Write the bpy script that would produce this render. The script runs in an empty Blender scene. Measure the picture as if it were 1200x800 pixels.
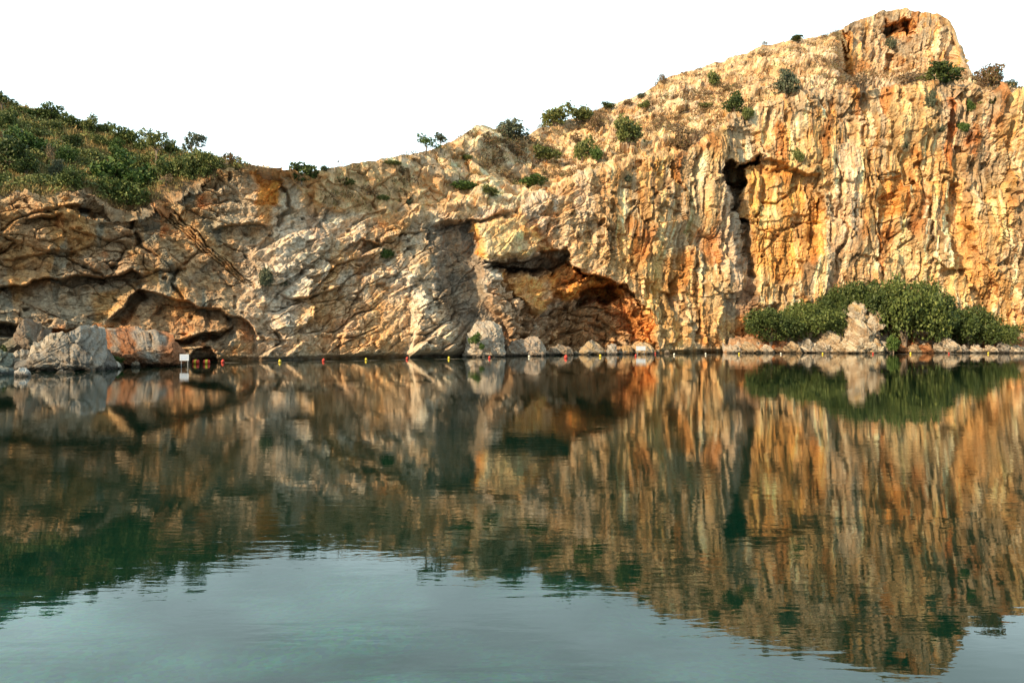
import bpy, math, random
import numpy as np
from mathutils import Vector, Matrix
R = math.radians
rng = np.random.default_rng(7); random.seed(7)
scene = bpy.context.scene
C = scene.collection

# ------------------------------------------------------------ camera, sky, sun
CAMH, FPX, CX, YH = 3.0, 900.0, 600.0, 385.0      # eye height, focal length and horizon in photo pixels
cd = bpy.data.cameras.new('camera'); cam = bpy.data.objects.new('camera', cd); C.objects.link(cam)
cam.location = (0, 0, CAMH); cam.rotation_euler = (R(90), 0, 0)
cd.sensor_width = 36.0; cd.lens = 36.0*FPX/1200.0; cd.shift_y = -(400-YH)/1200.0
cd.clip_start = 0.1; cd.clip_end = 3000
scene.camera = cam
SUN_EL, SUN_AZ = R(25), R(229)                    # azimuth clockwise from +Y: behind the camera, to its left
w = bpy.data.worlds.new('World'); scene.world = w; w.use_nodes = True
nt = w.node_tree; nt.nodes.clear()
def N(nt, t, **kw):
    n = nt.nodes.new(t)
    for k, v in kw.items(): setattr(n, k, v)
    return n
wo = N(nt, 'ShaderNodeOutputWorld'); bg = N(nt, 'ShaderNodeBackground'); sky = N(nt, 'ShaderNodeTexSky')
sky.sky_type = 'NISHITA'; sky.sun_disc = False; sky.sun_elevation = SUN_EL; sky.sun_rotation = SUN_AZ
sky.air_density = 1.0; sky.dust_density = 2.5
tc = N(nt, 'ShaderNodeTexCoord'); mp = N(nt, 'ShaderNodeMapping'); mp.inputs['Scale'].default_value = (1.2, 1.2, 3.5)
no = N(nt, 'ShaderNodeTexNoise'); no.inputs['Scale'].default_value = 1.5; no.inputs['Detail'].default_value = 5
cr = N(nt, 'ShaderNodeMapRange'); cr.inputs[1].default_value = .30; cr.inputs[2].default_value = .75
cr.inputs[3].default_value = .72; cr.inputs[4].default_value = .97
mx = N(nt, 'ShaderNodeMix', data_type='RGBA'); mx.inputs[7].default_value = (10.8, 13.7, 14.3, 1)   # high thin cloud
nt.links.new(tc.outputs['Generated'], mp.inputs[0]); nt.links.new(mp.outputs[0], no.inputs[0])
nt.links.new(no.outputs[0], cr.inputs[0]); nt.links.new(cr.outputs[0], mx.inputs[0])
nt.links.new(sky.outputs[0], mx.inputs[6])
# added brightness gradient: sky raised over the cliff for reflections, dimmed behind the camera
sxw = N(nt, 'ShaderNodeSeparateXYZ'); nt.links.new(tc.outputs['Generated'], sxw.inputs[0])
gr = N(nt, 'ShaderNodeMapRange', interpolation_type='SMOOTHSTEP'); gr.inputs[1].default_value = -.1; gr.inputs[2].default_value = .85; gr.inputs[3].default_value = .74; gr.inputs[4].default_value = 1.62
nt.links.new(sxw.outputs[1], gr.inputs[0])
cl2 = N(nt, 'ShaderNodeTexNoise'); cl2.inputs['Scale'].default_value = 3.2; cl2.inputs['Detail'].default_value = 6; nt.links.new(mp.outputs[0], cl2.inputs[0])
c2r = N(nt, 'ShaderNodeMapRange'); c2r.inputs[1].default_value = .3; c2r.inputs[2].default_value = .7; c2r.inputs[3].default_value = .78; c2r.inputs[4].default_value = 1.3; nt.links.new(cl2.outputs[0], c2r.inputs[0])
gm = N(nt, 'ShaderNodeMath', operation='MULTIPLY'); nt.links.new(gr.outputs[0], gm.inputs[0]); nt.links.new(c2r.outputs[0], gm.inputs[1])
sv = N(nt, 'ShaderNodeVectorMath', operation='SCALE'); nt.links.new(mx.outputs[2], sv.inputs[0]); nt.links.new(gm.outputs[0], sv.inputs['Scale'])
nt.links.new(sv.outputs[0], bg.inputs[0])
bg.inputs[1].default_value = 0.072
nt.links.new(bg.outputs[0], wo.inputs[0])
sd = bpy.data.lights.new('sun', 'SUN'); sun = bpy.data.objects.new('sun', sd); C.objects.link(sun)
sd.energy = 5.0; sd.angle = R(1.5); sd.color = (1.0, .78, .50)
tosun = Vector((math.sin(SUN_AZ)*math.cos(SUN_EL), math.cos(SUN_AZ)*math.cos(SUN_EL), math.sin(SUN_EL)))
sun.rotation_euler = (-tosun).to_track_quat('-Z', 'Y').to_euler()
vs = scene.view_settings
vs.view_transform = 'Standard'; vs.look = 'None'; vs.gamma = 1; vs.exposure = 0.50; vs.use_curve_mapping = False

# ------------------------------------------------------------ helpers
def WP(px, py, D): return ((px-CX)/FPX*D, D, CAMH-(py-YH)/FPX*D)
def WD(py): return CAMH*FPX/(py-YH)               # distance of a point on the water seen at photo row py
def meta(o, label=None, cat=None, group=None, kind=None):
    if label: o['label'] = label
    if cat: o['category'] = cat
    if group: o['group'] = group
    if kind: o['kind'] = kind
    return o
def empty(name, loc, label, cat, group=None):
    o = bpy.data.objects.new(name, None); C.objects.link(o); o.location = loc; o.empty_display_size = .3
    return meta(o, label, cat, group)
def mesh_obj(name, verts, faces, mat, parent=None, smooth=False):
    me = bpy.data.meshes.new(name); me.from_pydata([tuple(map(float, v)) for v in verts], [], [tuple(map(int, f)) for f in faces]); me.update()
    if smooth: me.polygons.foreach_set('use_smooth', [True]*len(me.polygons))
    me.materials.append(mat); o = bpy.data.objects.new(name, me); C.objects.link(o)
    if parent: o.parent = parent
    return o
def np_mesh(name, P, F, mat, col=None, smooth=True):
    """mesh from arrays: P (n,3), F (m,k) all faces of one size, col (n,3) point colour"""
    me = bpy.data.meshes.new(name); k = F.shape[1]
    me.vertices.add(len(P)); me.vertices.foreach_set('co', P.astype(np.float32).ravel())
    me.loops.add(F.size); me.loops.foreach_set('vertex_index', F.astype(np.int32).ravel())
    me.polygons.add(len(F)); me.polygons.foreach_set('loop_start', np.arange(0, F.size, k, dtype=np.int32))
    me.polygons.foreach_set('use_smooth', np.full(len(F), smooth))
    me.update(calc_edges=True)
    if col is not None:
        a = me.color_attributes.new('Col', 'FLOAT_COLOR', 'POINT')
        a.data.foreach_set('color', np.concatenate([col, np.ones((len(col), 1))], 1).astype(np.float32).ravel())
    me.materials.append(mat)
    return me
def hsh(ix, iy, s):
    n = (ix.astype(np.int64)*374761393 + iy.astype(np.int64)*668265263 + int(s)*1442695041) & 0xffffffff
    n = ((n ^ (n >> 13))*1274126177) & 0xffffffff
    n = ((n ^ (n >> 16))*2246822519) & 0xffffffff
    return ((n ^ (n >> 15)) & 0xffffff)/float(0xffffff)
def vn(x, y, s=0):
    ix = np.floor(x); iy = np.floor(y); fx = x-ix; fy = y-iy
    fx = fx*fx*fx*(fx*(fx*6-15)+10); fy = fy*fy*fy*(fy*(fy*6-15)+10)
    ix = ix.astype(np.int64); iy = iy.astype(np.int64)
    a = hsh(ix, iy, s); b = hsh(ix+1, iy, s); c = hsh(ix, iy+1, s); d = hsh(ix+1, iy+1, s)
    return (a+(b-a)*fx)+((c+(d-c)*fx)-(a+(b-a)*fx))*fy
def fbm(x, y, s=0, o=4, g=.5):
    r = 0; a = 1; t = 0
    for i in range(o):
        r = r+a*(vn(x, y, s+i*17)*2-1); t += a; a *= g; x = x*2.03+1.7; y = y*2.03+9.2
    return r/t
def ridged(x, y, s=0, o=3):
    r = 0; a = 1; t = 0
    for i in range(o):
        r = r+a*(1-np.abs(vn(x, y, s+i*17)*2-1)*2); t += a; a *= .5; x = x*2.1+3.7; y = y*2.1+1.2
    return r/t
def worley(x, y, s=0):
    ix = np.floor(x).astype(np.int64); iy = np.floor(y).astype(np.int64)
    F1 = np.full(x.shape, 9.); F2 = np.full(x.shape, 9.)
    bx = np.zeros(x.shape); by = np.zeros(x.shape); ci = np.zeros(x.shape, np.int64); cj = np.zeros(x.shape, np.int64)
    for i in (-1, 0, 1):
        for j in (-1, 0, 1):
            cx = ix+i; cy = iy+j
            dx = x-(cx+hsh(cx, cy, s)); dy = y-(cy+hsh(cx, cy, s+5))
            d = dx*dx+dy*dy; m = d < F1
            F2 = np.where(m, F1, np.minimum(F2, d)); F1 = np.where(m, d, F1)
            bx = np.where(m, dx, bx); by = np.where(m, dy, by); ci = np.where(m, cx, ci); cj = np.where(m, cy, cj)
    return np.sqrt(F1), np.sqrt(F2), bx, by, ci, cj
def blocks(x, y, s):
    """faceted blocks: every cell a plane of its own height and tilt; also the joint between cells"""
    F1, F2, bx, by, ci, cj = worley(x, y, s)
    h = (hsh(ci, cj, s+1)-.5)+(hsh(ci, cj, s+2)-.5)*bx*1.5+(hsh(ci, cj, s+3)-.35)*by*1.6
    return h, F2-F1, hsh(ci, cj, s+9)
def sst(a, b, x):
    t = np.clip((x-a)/(b-a), 0, 1); return t*t*(3-2*t)
def mix(a, b, t): return a+(b-a)*t

# ------------------------------------------------------------ materials
def pmat(name, col=(.5, .5, .5), rough=.8, spec=.3):
    m = bpy.data.materials.new(name); m.use_nodes = True
    b = m.node_tree.nodes['Principled BSDF']
    b.inputs['Base Color'].default_value = (*col, 1); b.inputs['Roughness'].default_value = rough
    b.inputs['Specular IOR Level'].default_value = spec
    return m, m.node_tree, b
def noisy(name, c1, c2, scale=6, rough=.8, bump=.0, spec=.25, bscale=None):
    m, t, b = pmat(name, c1, rough, spec)
    tcn = N(t, 'ShaderNodeTexCoord'); n = N(t, 'ShaderNodeTexNoise'); n.inputs['Scale'].default_value = scale; n.inputs['Detail'].default_value = 6
    mxn = N(t, 'ShaderNodeMix', data_type='RGBA'); mxn.inputs[6].default_value = (*c1, 1); mxn.inputs[7].default_value = (*c2, 1)
    rmp = N(t, 'ShaderNodeMapRange'); rmp.inputs[1].default_value = .35; rmp.inputs[2].default_value = .65
    t.links.new(tcn.outputs['Object'], n.inputs[0]); t.links.new(n.outputs[0], rmp.inputs[0]); t.links.new(rmp.outputs[0], mxn.inputs[0])
    t.links.new(mxn.outputs[2], b.inputs['Base Color'])
    if bump:
        n2 = N(t, 'ShaderNodeTexNoise'); n2.inputs['Scale'].default_value = bscale or scale*3; n2.inputs['Detail'].default_value = 8
        bp = N(t, 'ShaderNodeBump'); bp.inputs['Strength'].default_value = 1; bp.inputs['Distance'].default_value = bump
        t.links.new(tcn.outputs['Object'], n2.inputs[0]); t.links.new(n2.outputs[0], bp.inputs['Height']); t.links.new(bp.outputs[0], b.inputs['Normal'])
    return m
def rock_mat(name, fine=1.0):
    """colour attribute (the stains and rock types) times fine procedural mottling, with pitted bump"""
    m, t, b = pmat(name, (.4, .35, .3), .92, .12)
    at = N(t, 'ShaderNodeAttribute', attribute_name='Col'); g = N(t, 'ShaderNodeNewGeometry')
    n = N(t, 'ShaderNodeTexNoise'); n.inputs['Scale'].default_value = 3.2*fine; n.inputs['Detail'].default_value = 9; n.inputs['Roughness'].default_value = .72
    n2 = N(t, 'ShaderNodeTexNoise'); n2.inputs['Scale'].default_value = .9*fine; n2.inputs['Detail'].default_value = 6
    v = N(t, 'ShaderNodeTexVoronoi'); v.inputs['Scale'].default_value = 1.7*fine
    for q in (n, n2, v): t.links.new(g.outputs['Position'], q.inputs['Vector'])
    rm = N(t, 'ShaderNodeMapRange'); rm.inputs[1].default_value = .3; rm.inputs[2].default_value = .7; rm.inputs[3].default_value = .5; rm.inputs[4].default_value = 1.35
    t.links.new(n.outputs[0], rm.inputs[0])
    sc = N(t, 'ShaderNodeVectorMath', operation='SCALE'); t.links.new(at.outputs['Color'], sc.inputs[0]); t.links.new(rm.outputs[0], sc.inputs['Scale'])
    hs = N(t, 'ShaderNodeMix', data_type='RGBA', blend_type='MULTIPLY'); hs.inputs[7].default_value = (1.0, .80, .62, 1)
    r2 = N(t, 'ShaderNodeMapRange'); r2.inputs[1].default_value = .45; r2.inputs[2].default_value = .62; r2.inputs[4].default_value = .6
    t.links.new(n2.outputs[0], r2.inputs[0]); t.links.new(r2.outputs[0], hs.inputs[0]); t.links.new(sc.outputs[0], hs.inputs[6])
    t.links.new(hs.outputs[2], b.inputs['Base Color'])
    ad = N(t, 'ShaderNodeMath', operation='MULTIPLY_ADD'); ad.inputs[1].default_value = .45
    t.links.new(v.outputs['Distance'], ad.inputs[0]); t.links.new(n.outputs[0], ad.inputs[2])
    bp = N(t, 'ShaderNodeBump'); bp.inputs['Strength'].default_value = .9; bp.inputs['Distance'].default_value = .22/fine
    t.links.new(ad.outputs[0], bp.inputs['Height']); t.links.new(bp.outputs[0], b.inputs['Normal'])
    return m
M_ROCK = rock_mat('limestone'); M_BOULDER = rock_mat('boulder_limestone', 2.2)
M_HILL = rock_mat('dry_hill_soil', 1.3)

# ------------------------------------------------------------ the cliff: control curves (photo columns)
def curve(pts):
    a = np.array(pts, float); return lambda x: np.interp(x, a[:, 0], a[:, 1])
sky_y = curve([(-520, 60), (-300, 70), (-100, 96), (0, 114), (22, 125), (45, 131), (75, 138), (112, 149), (145, 158), (162, 168), (200, 175), (215, 178),
               (250, 183), (282, 191), (300, 195), (330, 197), (345, 200), (360, 204), (385, 196), (400, 194), (425, 189), (455, 187), (485, 181), (510, 174), (540, 159), (560, 148),
               (568, 149), (577, 153), (600, 157), (617, 158), (632, 150), (670, 140), (702, 129), (730, 119), (752, 111), (772, 95), (790, 89), (820, 80), (845, 71),
               (870, 62), (900, 52), (922, 46), (967, 45), (985, 34), (1007, 22), (1035, 13), (1060, 10), (1075, 12), (1095, 14), (1113, 22), (1117, 32), (1119, 50),
               (1126, 68), (1138, 90), (1160, 97), (1180, 99), (1200, 107), (1300, 118), (1450, 135), (1700, 150)])
sky_D = curve([(-520, 70), (-300, 74), (0, 83), (100, 87), (160, 84), (250, 76), (282, 72), (300, 72), (353, 74), (425, 79), (500, 87), (560, 93), (600, 100), (660, 112),
               (750, 121), (850, 133), (900, 139), (985, 145), (1060, 149), (1117, 148), (1138, 128), (1200, 122), (1700, 130)])
rim_y = curve([(-520, 190), (-200, 210), (0, 229), (40, 226), (75, 228), (100, 224), (125, 233), (150, 243), (170, 236), (200, 222), (240, 210), (268, 197), (285, 195.5), (300, 199), (330, 202),
               (360, 232), (400, 250), (450, 255), (500, 254), (560, 248), (610, 246), (640, 228), (680, 208), (720, 200), (760, 192), (800, 182), (835, 165),
               (860, 140), (900, 120), (950, 114), (1000, 106), (1050, 103), (1100, 101), (1140, 102), (1200, 119), (1400, 140), (1700, 170)])
base_D = curve([(-520, 46), (-200, 54), (0, 61), (100, 65), (230, 69), (330, 73), (430, 77.5), (530, 82), (575, 84), (640, 88), (770, 93), (870, 99), (960, 101), (1200, 104), (1700, 120)])

pxs = np.concatenate([np.arange(-520, -30, 3.0), np.arange(-30, 1230, 1.0), np.arange(1230, 1700, 3.0)])
NR, NB, NU = 400, 36, 6
cols = len(pxs)
D0 = base_D(pxs); ysk = sky_y(pxs)+fbm(pxs/9, pxs*0+3, 91, 3)*2.2; yrm = np.maximum(rim_y(pxs)+fbm(pxs/25, pxs*0+7, 92, 3)*6, ysk+3); Dsk = sky_D(pxs)
ywl = YH+CAMH*FPX/D0
v = np.linspace(0, 1, NR)[:, None]
PX = np.repeat(pxs[None], NR, 0); PY = ywl[None]+(ysk-ywl)[None]*v
wall_t = np.clip((ywl-PY)/(ywl-yrm), 0, 1)
s = np.clip((yrm-PY)/(yrm-ysk), 0, 1)
lean = 1.0+1.6*sst(250, 700, pxs)
Drim = D0+lean
crag = sst(975, 992, pxs)*(1-sst(1122, 1140, pxs))
g1 = s**1.05
g2 = .86*sst(0, .2, s)+.14*s
g = mix(g1, g2, crag[None])
D = D0[None]+lean[None]*wall_t+(Dsk-Drim)[None]*g
slope_w = sst(0, .12, s)*(1-crag[None]*sst(.16, .24, s))       # 1 on the slopes above the rim
# world metric coordinates for the noises (along the wall, up its surface)
XM = (PX-CX)/FPX*D0[None]; ZM = CAMH-(PY-YH)/FPX*D
dl = np.zeros_like(D); dl[1:] = np.hypot(np.diff(D, axis=0), np.diff(ZM, axis=0)); TM = np.cumsum(dl, 0)
AX = np.cumsum(np.concatenate([[0], np.hypot(np.diff((pxs-CX)/FPX*D0), np.diff(D0))]))[None]+np.zeros_like(D)
# irregular borders for all hand placed features
wx = PX+fbm(AX/1.8, TM/1.8, 11, 4)*7; wy = PY+fbm(AX/1.8, TM/1.8, 12, 4)*6

def poly_sd(pts):
    """inside distance (px, positive inside) of a closed outline, in warped photo coordinates"""
    p = np.array(pts, float); d = np.full(wx.shape, 1e9); ins = np.zeros(wx.shape, bool)
    x0, x1, y0, y1 = p[:, 0].min()-25, p[:, 0].max()+25, p[:, 1].min()-25, p[:, 1].max()+25
    m = (wx > x0) & (wx < x1) & (wy > y0) & (wy < y1); X = wx[m]; Y = wy[m]
    dd = np.full(X.shape, 1e9); ii = np.zeros(X.shape, bool)
    for i in range(len(p)):
        a = p[i]; b = p[(i+1) % len(p)]; e = b-a
        t = np.clip(((X-a[0])*e[0]+(Y-a[1])*e[1])/(e@e), 0, 1)
        dd = np.minimum(dd, np.hypot(X-a[0]-t*e[0], Y-a[1]-t*e[1]))
        c = ((a[1] > Y) != (b[1] > Y)) & (X < (b[0]-a[0])*(Y-a[1])/(b[1]-a[1]+1e-9)+a[0]); ii ^= c
    d[m] = np.where(ii, dd, -dd); d[~m] = -99
    return d
def line_d(pts):
    p = np.array(pts, float); d = np.full(wx.shape, 99.)
    m = (wx > p[:, 0].min()-25) & (wx < p[:, 0].max()+25) & (wy > p[:, 1].min()-25) & (wy < p[:, 1].max()+25); X = wx[m]; Y = wy[m]
    dd = np.full(X.shape, 99.)
    for i in range(len(p)-1):
        a = p[i]; e = p[i+1]-a; t = np.clip(((X-a[0])*e[0]+(Y-a[1])*e[1])/(e@e), 0, 1)
        dd = np.minimum(dd, np.hypot(X-a[0]-t*e[0], Y-a[1]-t*e[1]))
    d[m] = dd; return d
REC = np.zeros_like(D)                                            # metres set back from the general face
def recess(pts, depth, soft=4, off=0):
    global REC
    k = sst(off, off+soft, poly_sd(pts)); REC = REC+depth*k; return k
def ledge(pts, back=1.2, fall=14, out=.5, ofall=10):
    """overhang along a line: rock juts out above it and is cut back right below it"""
    global REC
    p = np.array(pts, float); yl = np.interp(wx, p[:, 0], p[:, 1]); q = wy-yl
    e = sst(p[0, 0]-2, p[0, 0]+10, wx)*(1-sst(p[-1, 0]-10, p[-1, 0]+2, wx))
    b = sst(-.3, 1.6, q)*np.exp(-np.maximum(q, 0)/fall)*back
    o = (1-sst(-1.6, .3, q))*np.exp(-np.maximum(-q, 0)/ofall)*out
    REC = REC+e*(b-o)
def crack(pts, width=2, depth=.8):
    global REC
    REC = REC+depth*(1-sst(0, width, line_d(pts)))

# --- the big cave and the rocks round it
k_grey = recess([(506, 266), (516, 258), (534, 257), (556, 254), (562, 300), (563, 340), (585, 372), (620, 412), (600, 422), (538, 422), (536, 400), (528, 384), (516, 366), (518, 340), (504, 318), (512, 290)], 1.7, 9)
k_block = poly_sd([(556, 258), (572, 252), (600, 251), (622, 262), (640, 280), (650, 290), (628, 300), (600, 305), (566, 306), (560, 296)])
kb = sst(0, 9, k_block); REC = REC-1.5*kb
k_band = recess([(562, 307), (600, 307), (628, 300), (648, 288), (664, 292), (672, 306), (662, 312), (640, 318), (600, 322), (570, 318)], 5, 3.5)
k_cave = recess([(560, 312), (640, 314), (668, 305), (690, 317), (716, 326), (736, 330), (750, 345), (764, 375), (774, 416), (615, 418), (600, 350)], 3.2, 4)
k_deep = recess([(628, 385), (645, 362), (662, 352), (690, 338), (722, 330), (738, 352), (750, 385), (758, 416), (628, 418)], 1.6, 4)
k_hole = recess([(672, 350), (690, 336), (722, 332), (728, 350), (716, 358), (700, 352), (684, 356)], 7.0, 4)
k_blk2 = poly_sd([(572, 322), (620, 318), (655, 318), (664, 340), (650, 356), (626, 370), (600, 350), (584, 336)])
kb2 = sst(0, 8, k_blk2); REC = REC-2.4*kb2
k_blk3 = poly_sd([(648, 310), (668, 306), (686, 322), (690, 338), (662, 352), (652, 336)])
kb3 = sst(0, 6, k_blk3); REC = REC-1.6*kb3
k_rwall = sst(0, 8, poly_sd([(724, 333), (738, 331), (752, 346), (766, 376), (773, 412), (752, 404), (736, 372)])); REC = REC-2.0*k_rwall
crack([(588, 322), (600, 345), (628, 370)], 2.5, .9); crack([(570, 345), (590, 352), (600, 372), (628, 382)], 2, .6)
for L in ([(640, 372), (668, 366), (700, 372), (730, 392)], [(660, 360), (672, 380), (668, 408)], [(700, 368), (712, 392), (704, 414)], [(650, 392), (690, 388), (728, 404)], [(664, 330), (684, 334), (700, 346), (716, 362)]): crack(L, 2.4, .9)
ledge([(640, 360), (668, 350), (700, 356), (735, 372)], 1.4, 14, .5, 8); ledge([(645, 378), (680, 374), (715, 384), (740, 398)], .8, 10, .4, 8)
ledge([(668, 306), (690, 319), (716, 327), (736, 331), (752, 346), (766, 372)], 2.0, 5, 1.1, 8)
ledge([(510, 260), (556, 254), (606, 250)], 1.2, 5, .8, 8)
# --- upper right cave, its chimney and the orange alcove
k_alc = recess([(846, 186), (868, 192), (892, 178), (930, 200), (955, 208), (968, 250), (962, 300), (930, 330), (890, 335), (872, 330), (856, 250)], 2.0, 6)
k_c2 = recess([(844, 214), (846, 188), (856, 184), (866, 194), (884, 188), (894, 177), (888, 192), (868, 200), (866, 224), (848, 218)], 9, 3)
k_ch = recess([(846, 215), (866, 218), (870, 245), (876, 285), (884, 330), (884, 352), (866, 352), (856, 300), (848, 250)], 2.4, 7); recess([(848, 212), (866, 212), (869, 235), (872, 275), (852, 245)], 3.5, 6)
recess([(884, 245), (894, 238), (892, 246), (888, 262), (886, 268)], 1.2, 2)
for L in ([(890, 235), (905, 238), (920, 230), (928, 218)], [(884, 268), (905, 278), (925, 262), (960, 262)], [(905, 278), (895, 292), (884, 305)]): crack(L, 2.2, .8)
ledge([(895, 200), (930, 203), (958, 208)], .8, 8, .3, 8)
ledge([(1026, 206), (1050, 200), (1066, 208)], .8, 12, .2, 8); crack([(1030, 262), (1058, 256), (1075, 250)], 2, .7); crack([(1030, 300), (1040, 280), (1070, 258)], 2.4, .8)
k_o3 = recess([(1110, 208), (1128, 214), (1136, 250), (1150, 300), (1176, 350), (1150, 372), (1120, 320), (1112, 250)], 1.6, 6)
k_o4 = recess([(1028, 210), (1060, 204), (1072, 240), (1062, 258), (1030, 258)], .9, 4)
recess([(1096, 318), (1120, 312), (1128, 320), (1108, 328)], 1.8, 4)
ledge([(1090, 300), (1110, 316), (1135, 318)], .9, 8, .7, 10)
for L in ([(1012, 150), (1020, 180), (1016, 220), (1028, 270), (1030, 330)], [(800, 215), (812, 260), (816, 320), (820, 400)], [(978, 190), (985, 260), (980, 330)],
          [(1150, 110), (1138, 140), (1142, 170)], [(1080, 190), (1094, 240), (1088, 300)]): crack(L, 3, .8)
recess([(1068, 215), (1076, 206), (1080, 216), (1074, 224)], 1.5, 2); recess([(1056, 243), (1063, 241), (1063, 247)], 1.2, 2)
recess([(1106, 122), (1116, 120), (1118, 140), (1112, 160), (1108, 140)], 1.4, 3)
for cxx, cyy in ((742, 238), (761, 263), (763, 226), (808, 232), (748, 192), (838, 216), (1128, 175), (1160, 190), (700, 262), (688, 278), (966, 225), (1040, 232)):
    recess([(cxx-3, cyy-2), (cxx+3, cyy-3), (cxx+4, cyy+2), (cxx-2, cyy+4)], 1.0, 2, -2)
# --- crag on the summit
recess([(1036, 24), (1048, 22), (1052, 36), (1038, 40)], 4.5, 3); recess([(1058, 26), (1068, 26), (1070, 42), (1054, 40)], 3.0, 3)
k_cr = recess([(1034, 22), (1070, 22), (1072, 44), (1060, 56), (1040, 46)], 3, 4)
crack([(990, 36), (992, 60), (990, 88)], 4, 2); recess([(1040, 60), (1048, 62), (1044, 86), (1036, 84)], 2, 3)
# --- centre left
ledge([(340, 352), (362, 348), (384, 338), (404, 328)], 1.6, 16, .9, 14); ledge([(404, 328), (425, 312), (440, 298), (455, 288)], .7, 10, .5, 10)
ledge([(412, 290), (424, 282), (440, 284), (466, 276), (500, 268)], 1.0, 8, .5, 9); recess([(418, 292), (426, 282), (448, 286), (436, 294), (424, 300)], 1.6, 3)
ledge([(252, 268), (275, 262), (300, 262), (318, 264)], 1.2, 12, 1.0, 14)
k_or = recess([(300, 200), (316, 196), (330, 214), (322, 222), (300, 218)], .7, 3)
crack([(322, 208), (338, 222), (344, 245), (330, 262)], 4, 1.2)
# diagonal beds
for i, (dy, dp) in enumerate([(0, .8), (5, .5), (10, .5), (15, .4)]):
    crack([(188+dy*.4, 238+dy), (215, 254+dy), (250, 286+dy), (276, 312+dy*.7), (296, 330+dy*.5)], 1.6, dp)
k_beds = recess([(186, 238), (200, 238), (262, 292), (300, 330), (290, 334), (240, 296)], -.35, 5)
crack([(232, 296), (210, 310), (200, 330), (214, 350)], 3, .9); crack([(160, 245), (152, 262), (170, 290), (182, 300)], 4, 1.2)
# --- left overhangs
ledge([(-60, 336), (28, 334), (60, 326), (92, 320), (130, 318), (158, 316), (172, 326)], 2.6, 20, 1.0, 18)
ledge([(122, 378), (140, 360), (164, 338), (190, 346), (222, 354), (260, 362), (292, 378), (306, 398)], 2.2, 18, .8, 14)
recess([(126, 378), (150, 352), (166, 342), (176, 346), (160, 366), (146, 384)], 1.8, 5)
ledge([(198, 394), (230, 394), (262, 386), (275, 380)], 2.6, 9, .7, 10)
recess([(196, 394), (240, 394), (262, 388), (250, 402), (210, 402)], 2, 4)
recess([(222, 415), (230, 408), (246, 408), (254, 416), (254, 430), (222, 430)], 2.2, 3)
recess([(-60, 378), (10, 380), (26, 386), (22, 398), (-60, 402)], 3.2, 5); ledge([(-60, 376), (30, 384), (70, 388), (100, 384)], 1.6, 10, .5, 12)
ledge([(28, 256), (50, 252), (76, 254)], 1.3, 9, .8, 10); ledge([(70, 242), (92, 240), (118, 246)], 1.2, 7, .8, 8)
ledge([(80, 268), (110, 278), (150, 280)], .8, 8, .4, 8); ledge([(-40, 268), (0, 276), (30, 286)], .9, 9, .5, 8); ledge([(6, 300), (40, 296), (70, 292), (100, 294)], .6, 8, .3, 8)
ledge([(300, 394), (320, 398), (340, 402)], .8, 8, .3, 8)
# cut back at the waterline (wave notch)
REC = REC+.55*(1-sst(0, .35, ZM-.12+fbm(AX/3, TM, 33, 2)*.12))
# big grey buttresses standing out at the foot
but = sst(0, 14, poly_sd([(470, 424), (478, 350), (492, 336), (510, 355), (530, 385), (536, 424)])); REC = REC-1.3*but

# --- general relief
mR = sst(640, 760, PX+fbm(AX/8, TM/8, 5, 2)*40)                 # right: tall fluted face
mL = 1-sst(250, 340, PX)                                        # left: bedded overhanging face
mC = np.clip(1-mR-mL, 0, 1)
wa = AX+fbm(AX/3, TM/3, 21, 4)*.8; wt = TM+fbm(AX/3, TM/3, 22, 4)*.8
wb = AX+fbm(AX/1.2, TM/1.2, 121, 3)*.3; wu = TM+fbm(AX/1.2, TM/1.2, 122, 3)*.3
def bedset(an, off):
    ca, sa = math.cos(an), math.sin(an)
    U = wa*ca+wt*sa; V = -wa*sa+wt*ca; U2 = wb*ca+wu*sa; V2 = -wb*sa+wu*ca
    b1_ = blocks(U/6.5, V/2.5, 31+off); b2_ = blocks(U2/2.1, V2/1.0, 41+off); b3_ = blocks(U2/.75, V2/.5, 51+off)
    q = V/1.7+fbm(U/5, V/2, 23+off, 3)*.6
    return b1_, b2_, b3_, (q-np.floor(q))*(.3+.7*vn(U/6, V/3, 24+off)), V2
A_ = bedset(R(-6), 0); B_ = bedset(R(33), 7)
bl = lambda k, q: mix(A_[k][q], B_[k][q], mC)
h1, j1, c1 = (bl(0, q) for q in range(3)); h2, j2, c2 = (bl(1, q) for q in range(3)); h3, j3, c3_ = (bl(2, q) for q in range(3))
strat = mix(A_[3], B_[3], mC)
h4, j4, c4 = blocks(AX/.34, TM/.30, 55)
f1, fj1, fc1 = blocks(wa/2.6, wt/8, 61); f2, fj2, fc2 = blocks(wb/.85, wu/4.0, 71)
flute = ridged(wb/1.1+fbm(AX/6, TM/9, 83, 2)*.8, wu/20, 81, 3)
smooth_face = np.clip(kb*.8+kb2*.55+.6*k_grey*(1-k_cave)+.4*k_rwall, 0, 1)
big = fbm(AX/13, TM/11, 25, 3)*1.6+fbm(AX/4.5, TM/4.5, 26, 3)*.55
calmf = sst(-.05, .3, fbm(AX/8, TM/11, 133, 3))*mR
disp = big
fine_fl = ridged(AX/.42+fbm(AX/3, TM/5, 84, 2)*.8, TM/8, 85, 3)
disp = disp+mR*fine_fl*.10
disp = disp+(1-mR*.85)*(h1*1.2+h2*.55)+(h3*.26*(1-.7*mR)+h4*.12*(1-.4*mR))*(1-.4*calmf)
disp = disp+mR*(f1*1.0+(f2*.25+flute*.30)*(1-.65*calmf)+h1*.35)
flat_ = sst(.05, .35, fbm(AX/6, TM/5, 134, 3))*(1-mR); disp = disp-flat_*(h2*.35+h3*.14)+mL*strat*.30+mC*strat*.5
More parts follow.
